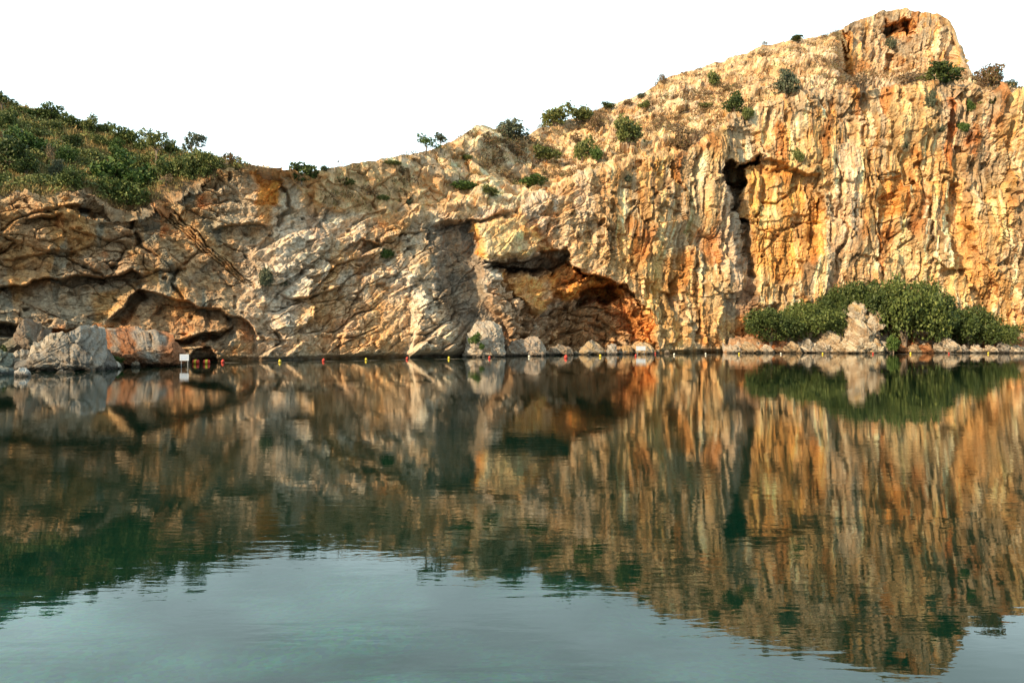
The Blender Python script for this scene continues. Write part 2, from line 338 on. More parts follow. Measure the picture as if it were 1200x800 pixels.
jd = (1-sst(0, .09, j1))*.45*(1-mR*.6)+(1-sst(0, .11, j2))*.22*(1-mR*.4)+(1-sst(0, .08, fj1))*.4*mR+(1-sst(0, .1, fj2))*.14*mR+(1-sst(0, .12, j3))*.08
disp = disp-jd*1.5*sst(.35, .8, vn(AX/3.5, TM/3, 27))
disp = disp+fbm(AX/.9, TM/.9, 28, 5, .62)*.34*(1-mR)+mR*fbm(AX/.9, TM/2.2, 28, 5, .6)*.22
pit = vn(AX/.55, TM/.5, 29)*.7+vn(AX/2.5, TM/2, 129)*.3; disp = disp-sst(.70, .84, pit)*.5
slot = vn(AX/.5, TM/2.6, 131)*.65+vn(AX/4, TM/4, 132)*.35; disp = disp-sst(.67, .76, slot)*1.0*mR
disp = mix(disp, big*.6+fbm(AX/.9, TM/2.2, 30, 4)*.22+h2*.15+ridged(wa/.8, wt/5, 82, 2)*.10, smooth_face*.85)
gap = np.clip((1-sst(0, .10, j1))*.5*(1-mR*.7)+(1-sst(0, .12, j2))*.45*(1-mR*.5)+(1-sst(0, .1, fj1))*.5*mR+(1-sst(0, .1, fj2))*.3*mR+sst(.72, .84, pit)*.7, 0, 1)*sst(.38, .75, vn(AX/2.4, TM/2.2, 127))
disp = disp+k_cave*(1-kb2)*(h2*.7+h3*.3+blocks(AX/1.6+TM*.3, TM/1.1, 66)[0]*.9)
edge = np.minimum(1, v*30)                                       # keep the waterline steady
sk_fade = .35+.65*sst(0, .05, 1-v)                               # and the skyline readable
# slopes: broken outcrops and scree instead of tall relief
sh1, sj1, sc1 = blocks(wa/2.6, wt/2.4, 101); sh2, sj2, sc2 = blocks(wb/1.0, wu/1.3, 111)
outc = fbm(AX/7, TM/4, 102, 4)
sdisp = big*.35+outc*.9+sst(-.35, .2, outc)*(sh1*1.3)+sh2*.62+fbm(AX/.9, TM/1.5, 103, 3)*.28-(1-sst(0, .12, sj1))*.25
hill_w = 1-sst(275, 292, PX)
sdisp = mix(sdisp, fbm(AX/6, TM/6, 104, 4)*.9+fbm(AX/1.1, TM/1.1, 105, 3)*.25+sst(.1, .5, outc)*sh1*.8, hill_w)
disp = mix(disp, sdisp, slope_w)

# macro normals
Dm = D+REC
X0 = (PX-CX)/FPX*D; Y0 = D; Z0 = ZM
def grad(A): return np.gradient(A, axis=1), np.gradient(A, axis=0)
du = np.stack([grad(A)[0] for A in (X0, Y0, Z0)], -1); dv = np.stack([grad(A)[1] for A in (X0, Y0, Z0)], -1)
nn = np.cross(du, dv); nn /= np.linalg.norm(nn, axis=-1, keepdims=True)+1e-9
if nn[200, 600, 1] > 0: nn = -nn
nn[..., 1] -= .9*slope_w; nn /= np.linalg.norm(nn, axis=-1, keepdims=True)
P = np.stack([(PX-CX)/FPX*Dm, Dm, CAMH-(PY-YH)/FPX*Dm], -1)
P[..., 2] = np.where(ZM < 1.0, ZM, P[..., 2])
P = P+nn*(disp*edge*sk_fade)[..., None]
P[0, :, 2] = -.15

# ------------------------------------------------------------ the cliff's colours (rock kinds, mineral stains and some painted shade)
def c3(*a): return np.array(a)[None, None, :]
def lay(col, c, m): return col+(c3(*c)-col)*np.clip(m, 0, 1)[..., None]
n1 = fbm(AX/6, TM/6, 201, 5); n2 = fbm(AX/1.6, TM/1.6, 202, 5); n3 = fbm(AX/1.3, TM/14, 203, 5); n4 = fbm(AX/.55, TM/7, 204, 4); n5 = fbm(AX/3.2, TM/20, 205, 4)
col = np.zeros(D.shape+(3,))+c3(.50, .395, .285)
col = lay(col, (.43, .385, .335), sst(-.15, .35, n2)*(.8-.5*mR))                              # pale grey limestone
col = lay(col, (.60, .51, .40), sst(.1, .45, fbm(AX/1.1, TM/1.1, 206, 4)+.3*(c2-.5))*.7)
col = lay(col, (.58, .42, .225), mR*.55)
oc = sst(-.12, .28, n1+.35*n3+.12)
col = lay(col, (.52, .315, .13), oc*mR*.62)                                          # ochre on the sunny face
col = lay(col, (.58, .33, .12), sst(.10, .38, n1*.6+n5*.8)*mR*.7)
col = lay(col, (.62, .52, .38), sst(.08, .38, n3)*mR*.85)                              # pale drip curtains
col = lay(col, (.68, .61, .50), sst(.26, .46, n4*.6+n3*.5)*mR*.9)
col = lay(col, (.24, .19, .15), sst(.22, .42, fbm(AX/.8, TM/11, 207, 4))*mR*.75)     # dark water streaks
col = lay(col, (.27, .20, .155), sst(.26, .44, fbm(AX/2.4, TM/16, 217, 4))*mR*.6)
col = lay(col, (.36, .26, .16), mL*.75); col = lay(col, (.42, .25, .10), sst(-.05, .3, n1)*mL*.75)
col = lay(col, (.27, .215, .165), sst(-.05, .3, fbm(AX/3.2, TM/4, 208, 5))*mL*.75)
col = lay(col, (.47, .20, .075), sst(.24, .46, fbm(AX/2, TM/3, 209, 5))*mL*.6)
col = lay(col, (.20, .205, .185), sst(.12, .38, fbm(AX/1.4, TM/4, 210, 5))*(mL*.8+mC*.35))   # grey green lichen
col = lay(col, (.46, .29, .13), sst(0, .35, fbm(AX/4, TM/5, 211, 4))*mC*.7)
col = lay(col, (.50, .47, .43), sst(-.12, .2, fbm(AX/1.8, TM/6, 212, 4))*mC*.8)
up = (1-sst(120, 215, PY+n1*60))*mR
st_ = fbm(AX/.42, TM/6.5, 231, 4); col = lay(col, (.20, .135, .085), sst(.16, .30, st_)*sst(-.2, .2, fbm(AX/5, TM/5, 232, 3))*mR*.85)
col = lay(col, (.70, .63, .52), sst(.2, .34, -st_)*mR*.6)
col = lay(col, (.44, .375, .30), up*sst(-.3, .15, n2)*.65); col = lay(col, (.24, .20, .165), up*sst(.1, .3, fbm(AX/1.1, TM/6, 221, 4))*.6)
col = lay(col, (.60, .40, .16), sst(-.02, .3, fbm(AX/7, TM/9, 222, 4))*(mR+.25*mC)*.4)
col = lay(col, (.36, .15, .045), sst(.22, .4, fbm(AX/2.2, TM/7, 223, 5))*(mR+.4*mC)*.7)
def zone(pts, c, a=1, soft=14, br=.5):
    global col
    col = lay(col, c, sst(-soft*.5, soft*.5, poly_sd(pts))*a*(1-br+br*sst(-.3, .25, n2+n3*.5)))
zone([(498, 262), (556, 256), (563, 300), (563, 345), (620, 405), (600, 424), (536, 424), (500, 330)], (.17, .15, .13), .97, 8, .25)  # grey recessed wall, painted darker than its rock so it reads as shaded
zone([(556, 258), (600, 251), (640, 280), (650, 290), (600, 305), (562, 306)], (.62, .45, .25), .9, 6, .3)
zone([(600, 254), (625, 262), (652, 290), (632, 296), (616, 276)], (.60, .25, .05), .8, 6, .5); zone([(556, 258), (564, 256), (566, 300), (558, 300)], (.58, .26, .06), .8, 4, .4)
zone([(578, 320), (655, 314), (664, 345), (626, 374)], (.62, .33, .12), .95, 8, .35)
zone([(645, 300), (690, 316), (735, 330), (752, 350), (773, 412), (740, 400), (700, 350), (650, 350)], (.44, .19, .055), .92, 8, .3)
zone([(565, 330), (600, 345), (625, 372), (628, 412), (600, 412), (570, 380)], (.40, .29, .20), .8, 8, .3)
zone([(646, 312), (668, 308), (700, 322), (736, 334), (728, 352), (690, 346), (660, 356), (650, 340)], (.60, .28, .075), .9, 6, .4)
zone([(560, 306), (668, 300), (668, 312), (640, 322), (580, 322)], (.12, .085, .06), .8, 6, .2)  # shadow band under the hanging block, painted into the colour
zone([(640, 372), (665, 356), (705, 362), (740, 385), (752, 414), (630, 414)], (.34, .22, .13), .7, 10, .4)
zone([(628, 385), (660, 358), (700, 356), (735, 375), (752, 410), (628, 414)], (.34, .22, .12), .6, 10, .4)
zone([(866, 200), (892, 182), (935, 203), (966, 250), (960, 300), (900, 330), (872, 300)], (.60, .34, .11), .8, 12, .45)
zone([(885, 242), (905, 240), (912, 262), (890, 268)], (.62, .48, .28), .8, 6, .2)
zone([(848, 220), (866, 220), (886, 370), (858, 372)], (.30, .26, .24), .75, 8, .3)  # shade of the chimney crevice, painted in as dark grey
zone([(838, 190), (850, 190), (856, 260), (862, 330), (846, 330), (842, 250)], (.56, .49, .44), .6, 10, .3)
zone([(975, 170), (1000, 165), (1006, 260), (985, 330), (965, 340), (968, 240)], (.64, .54, .45), .75, 14, .4)
zone([(1110, 210), (1135, 215), (1160, 300), (1200, 350), (1200, 380), (1130, 340), (1115, 260)], (.52, .30, .11), .75, 16, .4)
zone([(1028, 212), (1062, 206), (1070, 252), (1030, 256)], (.56, .26, .06), .75, 8, .4)
zone([(1035, 300), (1060, 270), (1090, 285), (1098, 330), (1060, 345), (1036, 335)], (.66, .53, .32), .75, 16, .3)
zone([(780, 300), (815, 290), (815, 345), (778, 345)], (.55, .27, .08), .7, 12, .5)
zone([(1105, 118), (1120, 118), (1124, 170), (1114, 200), (1108, 160)], (.48, .16, .04), .85, 6, .2); zone([(1136, 150), (1150, 150), (1148, 180), (1136, 178)], (.40, .16, .06), .7, 8, .3)
zone([(1034, 22), (1072, 22), (1070, 44), (1050, 48)], (.52, .22, .05), .8, 6, .3); zone([(985, 36), (998, 40), (1002, 90), (988, 88)], (.48, .24, .06), .7, 6, .3)
zone([(296, 200), (316, 198), (330, 212), (326, 240), (300, 242)], (.62, .26, .05), .9, 5, .25); zone([(305, 236), (322, 240), (320, 262), (304, 262)], (.58, .32, .12), .7, 6, .4)
zone([(255, 215), (300, 205), (300, 260), (255, 262)], (.42, .36, .29), .7, 10, .4)
zone([(176, 232), (195, 225), (262, 284), (292, 330), (284, 330), (235, 290)], (.50, .35, .19), .7, 6, .3)
zone([(232, 280), (256, 282), (240, 310), (205, 330), (208, 312)], (.60, .43, .27), .7, 8, .3)
zone([(288, 280), (330, 290), (350, 330), (345, 400), (300, 395), (290, 340)], (.50, .46, .42), .7, 18, .4)
zone([(350, 352), (400, 330), (455, 330), (490, 360), (480, 418), (340, 418), (345, 380)], (.45, .30, .16), .65, 16, .5)
zone([(470, 424), (478, 350), (492, 336), (510, 355), (530, 385), (536, 424)], (.50, .46, .40), .85, 8, .3)
zone([(410, 210), (470, 205), (560, 215), (560, 250), (470, 262), (400, 250)], (.56, .42, .27), .5, 20, .5)
zone([(30, 335), (160, 322), (200, 345), (120, 380), (60, 386), (20, 380)], (.31, .275, .225), .75, 12, .35)
zone([(105, 345), (165, 330), (150, 350), (125, 372), (108, 385)], (.46, .29, .11), .7, 8, .4)
zone([(160, 350), (250, 362), (280, 385), (200, 392), (150, 385)], (.36, .23, .13), .5, 12, .4)
zone([(-40, 240), (60, 240), (60, 330), (-40, 340)], (.30, .21, .14), .6, 18, .5)
# slopes: tan dust, grey outcrops, rust patches
sc = np.zeros_like(col)+c3(.50, .38, .255)
sc = lay(sc, (.56, .47, .37), sst(-.05, .35, outc+.2*(sc1-.5))); sc = lay(sc, (.36, .33, .30), sst(.1, .4, n2)*.6)
sc = lay(sc, (.40, .25, .12), sst(.2, .45, fbm(AX/3, TM/2, 213, 4))*.6); sc = lay(sc, (.26, .20, .13), sst(.22, .42, fbm(AX/1.2, TM/1, 214, 4))*.7)
sc = sc*mix(1.22, 1.1, mR)[..., None]; sc = lay(sc, (.56, .42, .24), sst(-.05, .4, n1)*mR*.4)
hc = np.zeros_like(col)+c3(.30, .185, .09)
hc = lay(hc, (.22, .17, .075), sst(-.1, .3, n2)); hc = lay(hc, (.10, .12, .04), sst(-.15, .2, fbm(AX/5, TM/3, 215, 4))*.8)
hc = lay(hc, (.40, .35, .30), sst(.2, .4, outc)*.8)
sc = mix(sc, hc, hill_w[..., None])
col = mix(col, sc, (slope_w*(1-.25*crag[None]))[..., None])
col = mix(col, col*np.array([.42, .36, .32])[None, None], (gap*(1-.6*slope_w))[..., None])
strk = fbm(AX/.26, TM/3.2, 241, 4)*1.2+fbm(AX/.7, TM/8, 242, 4)*1.0
mott = mix(h3*.5+h4*.35+h2*.3, h3*.22+h4*.3+strk*1.1, mR); col = col*np.clip(1+mott*.42, .45, 1.5)[..., None]
wet = (1-sst(.10, .42, P[..., 2]+n2*.2)); col = mix(col, col*.25, wet[..., None])     # wet, algae-dark waterline
algae = (1-sst(.3, 1.2, P[..., 2]+n2)); col = mix(col, np.zeros_like(col)+c3(.42, .39, .33), algae[..., None]*.45*(1-wet[..., None]))
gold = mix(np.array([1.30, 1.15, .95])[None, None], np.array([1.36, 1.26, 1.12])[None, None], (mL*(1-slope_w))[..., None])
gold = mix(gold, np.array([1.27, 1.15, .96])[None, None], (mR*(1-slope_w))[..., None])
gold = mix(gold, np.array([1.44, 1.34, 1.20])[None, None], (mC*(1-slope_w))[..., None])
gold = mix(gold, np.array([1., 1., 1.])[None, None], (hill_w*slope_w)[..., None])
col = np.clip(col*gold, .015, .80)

# rows behind the skyline (the far side of the hill) and below the water
bk = np.linspace(0, 1, NB+1)[1:]
top = P[-1]; back = []
for b in bk:
    q = top.copy(); q[:, 1] += 70*b**1.5; q[:, 0] *= 1+.25*b; q[:, 2] += -14*b**1.4+fbm(q[:, 0]/5, q[:, 1]/5, 220, 3)*1.2*b
    back.append(q)
under = []
for k in range(NU, 0, -1):
    q = P[0].copy(); q[:, 2] = -.15-1.2*k; q[:, 1] -= .7*k; under.append(q)
PA = np.concatenate([np.array(under), P, np.array(back)], 0)
colA = np.concatenate([np.repeat(col[:1]*.5, NU, 0), col, np.repeat(col[-1:], NB, 0)], 0)
rows = PA.shape[0]
idx = np.arange(rows*cols).reshape(rows, cols)
F = np.stack([idx[:-1, :-1], idx[:-1, 1:], idx[1:, 1:], idx[1:, :-1]], -1)
ishill = np.zeros((rows, cols), bool); ishill[NU:NU+NR] = (s > .02) & (PX < 286); ishill[NU+NR:] = (pxs < 286)[None]
fh = ishill[:-1, :-1]
def split(name, mask, mat, smooth=False):
    Fm = F[mask]; used, inv = np.unique(Fm.ravel(), return_inverse=True)
    me = np_mesh(name, PA.reshape(-1, 3)[used], inv.reshape(-1, 4), mat, colA.reshape(-1, 3)[used], smooth)
    o = bpy.data.objects.new(name, me); C.objects.link(o); o['kind'] = 'structure'; return o
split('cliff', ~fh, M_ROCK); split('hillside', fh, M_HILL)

# projected columns for planting: which grid row shows at a photo pixel
PRY = YH+(CAMH-P[..., 2])/P[..., 1]*FPX
def ground(px, py):
    c = int(np.argmin(np.abs(pxs-px))); col_ = PRY[:, c]
    m = np.where(col_ <= py+.6)[0]; r = m[0] if len(m) else NR-1
    return Vector(P[r, c])

# ------------------------------------------------------------ lake and its bed
me = bpy.data.materials.new('lake_water'); me.use_nodes = True; t = me.node_tree; t.nodes.clear()
out = N(t, 'ShaderNodeOutputMaterial'); geo = N(t, 'ShaderNodeNewGeometry')
def wnoise(scale, detail, sx, sy, dist):
    mpn = N(t, 'ShaderNodeMapping'); mpn.inputs['Scale'].default_value = (sx, sy, 1)
    n = N(t, 'ShaderNodeTexNoise'); n.inputs['Scale'].default_value = scale; n.inputs['Detail'].default_value = detail; n.inputs['Distortion'].default_value = dist
    t.links.new(geo.outputs['Position'], mpn.inputs[0]); t.links.new(mpn.outputs[0], n.inputs[0]); return n
def bump(n, d, prev=None, strength=None):
    b = N(t, 'ShaderNodeBump'); b.inputs['Distance'].default_value = d; b.inputs['Strength'].default_value = 1
    t.links.new(n.outputs[0], b.inputs['Height'])
    if strength: t.links.new(strength, b.inputs['Strength'])
    if prev: t.links.new(prev.outputs[0], b.inputs['Normal'])
    return b
calm = wnoise(.11, 2, 1, 1.6, 1.0); rg = N(t, 'ShaderNodeMapRange'); rg.inputs[1].default_value = .38; rg.inputs[2].default_value = .66; rg.inputs[3].default_value = .25; rg.inputs[4].default_value = 1.0
t.links.new(calm.outputs[0], rg.inputs[0])
b1 = bump(wnoise(2.4, 3, .45, 1.9, .4), .0027, None, rg.outputs[0])
b2 = bump(wnoise(.55, 2, .6, 1.5, .3), .0014, b1)
b3 = bump(wnoise(8, 2, .8, 1.3, .2), .0006, b2, rg.outputs[0])
gl = N(t, 'ShaderNodeBsdfGlossy'); gl.inputs['Roughness'].default_value = .006; gl.inputs['Color'].default_value = (1, 1, 1, 1)
tr = N(t, 'ShaderNodeBsdfTransparent'); tr.inputs['Color'].default_value = (.5, .95, .84, 1)
df = N(t, 'ShaderNodeBsdfDiffuse'); df.inputs['Color'].default_value = (.003, .026, .014, 1)
m1 = N(t, 'ShaderNodeMixShader'); m1.inputs[0].default_value = .35
m2 = N(t, 'ShaderNodeMixShader'); fr = N(t, 'ShaderNodeFresnel'); fr.inputs['IOR'].default_value = 1.34
t.links.new(tr.outputs[0], m1.inputs[1]); t.links.new(df.outputs[0], m1.inputs[2])
t.links.new(b3.outputs[0], gl.inputs['Normal']); t.links.new(b3.outputs[0], fr.inputs['Normal'])
t.links.new(fr.outputs[0], m2.inputs[0]); t.links.new(m1.outputs[0], m2.inputs[1]); t.links.new(gl.outputs[0], m2.inputs[2]); t.links.new(m2.outputs[0], out.inputs[0])
lake = mesh_obj('lake_water', [(-140, -25, 0), (190, -25, 0), (190, 150, 0), (-140, 150, 0)], [(0, 1, 2, 3)], me); lake['kind'] = 'structure'
bx_ = np.linspace(-140, 190, 120); by_ = np.concatenate([np.linspace(-25, 30, 90), np.linspace(31.5, 140, 50)])
BX, BY = np.meshgrid(bx_, by_)
BZ = -.9-.13*np.maximum(BY-4, 0)*1.0; BZ = np.maximum(BZ, -7)+fbm(BX/5, BY/5, 301, 4)*.7
BF = np.arange(BX.size).reshape(BX.shape); BF = np.stack([BF[:-1, :-1], BF[:-1, 1:], BF[1:, 1:], BF[1:, :-1]], -1).reshape(-1, 4)
mb, tb, bb = pmat('pebble_bed', (.1, .12, .08), .9, .1)
gb = N(tb, 'ShaderNodeNewGeometry'); vb = N(tb, 'ShaderNodeTexVoronoi'); vb.inputs['Scale'].default_value = 11
nb = N(tb, 'ShaderNodeTexNoise'); nb.inputs['Scale'].default_value = .42; nb.inputs['Detail'].default_value = 5
rb = N(tb, 'ShaderNodeValToRGB'); rb.color_ramp.elements[0].color = (.03, .055, .035, 1); rb.color_ramp.elements[0].position = .38; rb.color_ramp.elements[1].color = (.78, .80, .66, 1); rb.color_ramp.elements[1].position = .68
pm = N(tb, 'ShaderNodeMix', data_type='RGBA', blend_type='MULTIPLY'); pm.inputs[0].default_value = .6
for q in (vb, nb): tb.links.new(gb.outputs['Position'], q.inputs['Vector'])
tb.links.new(nb.outputs[0], rb.inputs[0]); tb.links.new(rb.outputs[0], pm.inputs[6]); tb.links.new(vb.outputs['Color'], pm.inputs[7]); sx_ = N(tb, 'ShaderNodeSeparateXYZ'); tb.links.new(gb.outputs['Position'], sx_.inputs[0]); dm = N(tb, 'ShaderNodeMapRange'); dm.inputs[1].default_value = 9.5; dm.inputs[2].default_value = 19; xa = N(tb, 'ShaderNodeMath', operation='MULTIPLY_ADD'); xa.inputs[1].default_value = 1.6; tb.links.new(sx_.outputs[0], xa.inputs[0]); tb.links.new(sx_.outputs[1], xa.inputs[2]); mxx = N(tb, 'ShaderNodeMath', operation='MAXIMUM'); tb.links.new(sx_.outputs[1], mxx.inputs[0]); tb.links.new(xa.outputs[0], mxx.inputs[1]); tb.links.new(mxx.outputs[0], dm.inputs[0])
sl = N(tb, 'ShaderNodeMix', data_type='RGBA'); sl.inputs[7].default_value = (.02, .04, .02, 1); tb.links.new(dm.outputs[0], sl.inputs[0]); tb.links.new(pm.outputs[2], sl.inputs[6]); tb.links.new(sl.outputs[2], bb.inputs['Base Color'])
bed = bpy.data.objects.new('lake_bed', np_mesh('lake_bed', np.stack([BX, BY, BZ], -1).reshape(-1, 3), BF, mb)); C.objects.link(bed); bed['kind'] = 'structure'

# ------------------------------------------------------------ boulders
def star_rock(name, outline, py_base, label, D=None, thick=.7, color=(.46, .43, .39), color2=(.30, .29, .27), seed=0, rough=1.0, group=None, stain=None, res=90, cat='boulder', sink=.35):
    """boulder whose front outline is given in photo pixels; a full closed body with its own depth"""
    D = D or WD(py_base)
    o_ = np.array(outline, float); X = (o_[:, 0]-CX)/FPX*D; Z = CAMH-(o_[:, 1]-YH)/FPX*D
    zb = Z.min()-sink
    cxm = (X.min()+X.max())/2; czm = zb*.55+Z.max()*.45
    # outline closed along the bottom
    pts = list(zip(X, Z))+[(X[-1]*.98+cxm*.02, zb), (X[0]*.98+cxm*.02, zb)]
    th = np.linspace(0, 2*np.pi, res, endpoint=False); ph = np.linspace(-np.pi/2, np.pi/2, res//2)
    rad = np.zeros(res)
    for i, a in enumerate(th):
        c_, s_ = math.cos(a), math.sin(a); best = .1
        for k in range(len(pts)):
            ax, az = pts[k][0]-cxm, pts[k][1]-czm; bx2, bz2 = pts[(k+1) % len(pts)][0]-cxm, pts[(k+1) % len(pts)][1]-czm
            ex, ez = bx2-ax, bz2-az; den = c_*ez-s_*ex
            if abs(den) < 1e-9: continue
            r_ = (ax*ez-az*ex)/den; u_ = (ax*s_-az*c_)/den
            if r_ > 0 and -1e-6 <= u_ <= 1+1e-6: best = max(best, r_)
        rad[i] = best
    wd = X.max()-X.min(); T = wd*thick*.5
    TH, PH = np.meshgrid(th, ph); RD = np.repeat(rad[None], len(ph), 0)
    cp = np.cos(PH)**.75; spn = np.sin(PH)
    x = RD*cp*np.cos(TH); z = RD*cp*np.sin(TH); y = T*spn*1.0
    q = np.stack([x, y, z], -1); ln = np.linalg.norm(q, axis=-1, keepdims=True)+1e-6; nrm = q/ln
    sc_ = max(wd, Z.max()-zb)
    a1 = x+y*.7+seed*3.1; a2 = z-y*.5+x*.3+seed*1.7
    hb, jb, cb = blocks(a1/(sc_*.24), a2/(sc_*.17), 400+seed); hb2, jb2, cb2 = blocks(a1/(sc_*.10), a2/(sc_*.07), 430+seed)
    dsp = hb*sc_*.10+hb2*sc_*.03-(1-sst(0, .1, jb))*sc_*.018+fbm(a1/(sc_*.07), a2/(sc_*.07), 450+seed, 5, .6)*sc_*.034
    dsp = hb*sc_*.10*rough+(hb2*sc_*.034-(1-sst(0, .1, jb))*sc_*.018+fbm(a1/(sc_*.07), a2/(sc_*.07), 450+seed, 5, .6)*sc_*.034)*max(1, rough)
    q = q+nrm*(dsp*np.sin(np.pi*(PH+np.pi/2)/np.pi)[..., ]**.3)[..., None]
    nc = fbm(a1/(sc_*.2), a2/(sc_*.25), 460+seed, 5)[..., None]; nf = fbm(a1/(sc_*.05), a2/(sc_*.05), 470+seed, 4)[..., None]
    cl = np.zeros(q.shape)+c3(*color); cl = cl+(c3(*color2)-cl)*sst(-.1, .3, nc+.4*nf)
    if stain: cl = cl+(c3(*stain)-cl)*sst(-.15, .2, fbm(a1/(sc_*.3), a2/(sc_*.2), 480+seed, 4)[..., None]+.15)*.85
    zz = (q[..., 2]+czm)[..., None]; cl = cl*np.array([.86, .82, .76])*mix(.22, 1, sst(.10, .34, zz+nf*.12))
    n_, m_ = x.shape; ii = np.arange(n_*m_).reshape(n_, m_); jj = np.roll(ii, -1, 1)
    Fq = np.stack([ii[:-1], jj[:-1], jj[1:], ii[1:]], -1).reshape(-1, 4)
    # rock stands with its foot at z = 0 of its own origin
    q = q+np.array([0, 0, czm])
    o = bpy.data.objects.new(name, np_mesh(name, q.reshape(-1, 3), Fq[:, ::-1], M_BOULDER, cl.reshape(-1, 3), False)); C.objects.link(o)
    o.location = (cxm, D+T*.55, 0); meta(o, label, cat, group)
    return o
GL = 'fallen boulders on the left shore'
star_rock('boulder', [(13, 433), (20, 424), (34, 415), (50, 411), (62, 405), (72, 397), (84, 387), (95, 380), (101, 383), (107, 396), (112, 412), (121, 430)], 435,
          'large wedge-shaped grey boulder with a sharp peak on the left shore', D=55, thick=.7, seed=1, group=GL, color=(.36, .345, .325), color2=(.19, .185, .18), res=220, rough=.4)
star_rock('boulder', [(100, 424), (104, 398), (110, 388), (122, 384), (150, 385), (172, 388), (190, 394), (200, 404), (210, 414), (209, 424)], 425,
          'broad rust-stained slab boulder beside the sharp grey one', D=61, thick=.6, seed=2, group=GL, color=(.38, .35, .32), color2=(.30, .22, .16), stain=(.38, .17, .08), res=220, rough=.35)
star_rock('boulder', [(-2, 405), (10, 398), (24, 380), (30, 377), (42, 387), (52, 398), (60, 412)], 430, 'brown pointed rock standing behind the wedge-shaped grey boulder', D=60, thick=.8, seed=3, group=GL, color=(.27, .22, .18), color2=(.20, .20, .17))
star_rock('boulder', [(-30, 434), (-18, 420), (-5, 412), (4, 414), (10, 424), (14, 434)], 434, 'greenish grey boulder cut by the left edge of the view', D=56.5, thick=.9, seed=4, group=GL, color=(.33, .37, .34), color2=(.22, .26, .24))
star_rock('boulder', [(4, 428), (10, 418), (22, 411), (34, 413), (38, 424)], 432, 'small pale block wedged between the greenish and the wedge-shaped boulders', D=57.5, thick=.8, seed=5, group=GL, color=(.44, .41, .37))
star_rock('boulder', [(30, 420), (38, 404), (52, 394), (74, 392), (80, 400), (64, 414)], 430, 'long whitish ledge rock leaning on the back of the wedge-shaped boulder', D=57, thick=.6, seed=6, group=GL, color=(.50, .46, .40), color2=(.33, .31, .28))
star_rock('boulder', [(15, 440), (18, 434), (23, 430), (28, 434), (32, 440)], 441, 'small white rock poking out of the water before the grey boulder', thick=.9, seed=7, group=GL, color=(.66, .66, .66), color2=(.45, .45, .46), sink=.2, cat='rock')
star_rock('boulder', [(117, 431), (121, 425), (127, 421), (133, 425), (139, 430)], 432, 'small pale pyramid-shaped rock between the grey and rust-stained boulders', thick=.9, seed=8, group=GL, color=(.55, .53, .49), color2=(.42, .40, .37), sink=.2, cat='rock')
star_rock('boulder', [(-40, 446), (-30, 436), (-12, 430), (2, 432), (8, 440), (10, 446)], 446, 'dull teal-grey low rock at the water in the left corner', D=50, thick=.8, seed=9, group=GL, color=(.30, .34, .33), color2=(.20, .23, .23))
for k, (x0, x1, yb, h, sh, lab) in enumerate([(36, 46, 441, 2.4, 10, 'flat dark stone barely above water right of the white rock'), (64, 84, 437, 3, 11, 'low brown stone at the waterline under the wedge-shaped boulder'),
                                               (96, 112, 384, 6, 12, 'orange knob of rock perched behind the peak of the grey boulder')]):
    if k == 2: star_rock('boulder', [(101, 398), (103, 386), (110, 379), (120, 381), (126, 392)], 430, lab, D=63, thick=.9, seed=sh, group=GL, color=(.50, .24, .08), color2=(.42, .22, .12))
    else: star_rock('boulder', [(x0, yb), (x0+3, yb-h*.8), ((x0+x1)/2, yb-h), (x1-2, yb-h*.5), (x1, yb)], yb+.5, lab, thick=.7, seed=sh, group=GL, color=(.28, .26, .22), sink=.2, cat='rock', res=50)
GC = 'boulders at the foot of the cave'
star_rock('boulder', [(543, 417), (545, 402), (551, 386), (560, 376), (568, 377), (578, 377), (587, 384), (590, 398), (592, 417)], 418, 'tall upright pale boulder with green tufts left of the cave mouth', D=81, thick=.8, seed=20, group=GC, color=(.56, .52, .46), color2=(.42, .38, .34), res=140, rough=.6)
star_rock('boulder', [(592, 416), (595, 406), (604, 400), (622, 395), (632, 398), (637, 408), (640, 416)], 417, 'low rounded beige boulder right beside the tall upright one', D=84, thick=.7, seed=21, group=GC, color=(.50, .43, .36), color2=(.42, .36, .31), rough=.5)
star_rock('boulder', [(640, 415), (646, 407), (656, 404), (668, 408), (672, 415)], 415.5, 'flat brownish boulder at the centre of the cave mouth', D=87, thick=.7, seed=22, group=GC, color=(.42, .33, .25), res=60)
star_rock('boulder', [(678, 414), (684, 404), (692, 400), (700, 402), (707, 408), (711, 414)], 414.8, 'tan dome boulder in the middle of the cave foot', D=89, thick=.7, seed=23, group=GC, color=(.48, .38, .25), res=60)
star_rock('boulder', [(711, 414), (713, 405), (717, 402), (722, 404), (724, 414)], 414.5, 'narrow pale block standing between the tan dome and the sign rock', D=89, thick=.9, seed=24, group=GC, color=(.50, .46, .42), res=50)
star_rock('boulder', [(724, 414), (728, 407), (734, 404), (740, 406), (743, 414)], 414.5, 'small ochre stone left of the white cave sign', D=90, thick=.9, seed=25, group=GC, color=(.50, .34, .18), res=50)
star_rock('boulder', [(742, 414), (744, 404), (752, 401), (760, 404), (767, 409), (769, 414)], 414.3, 'yellowish boulder carrying the white sign at the cave', D=90.5, thick=.7, seed=26, group=GC, color=(.54, .42, .28), res=70)

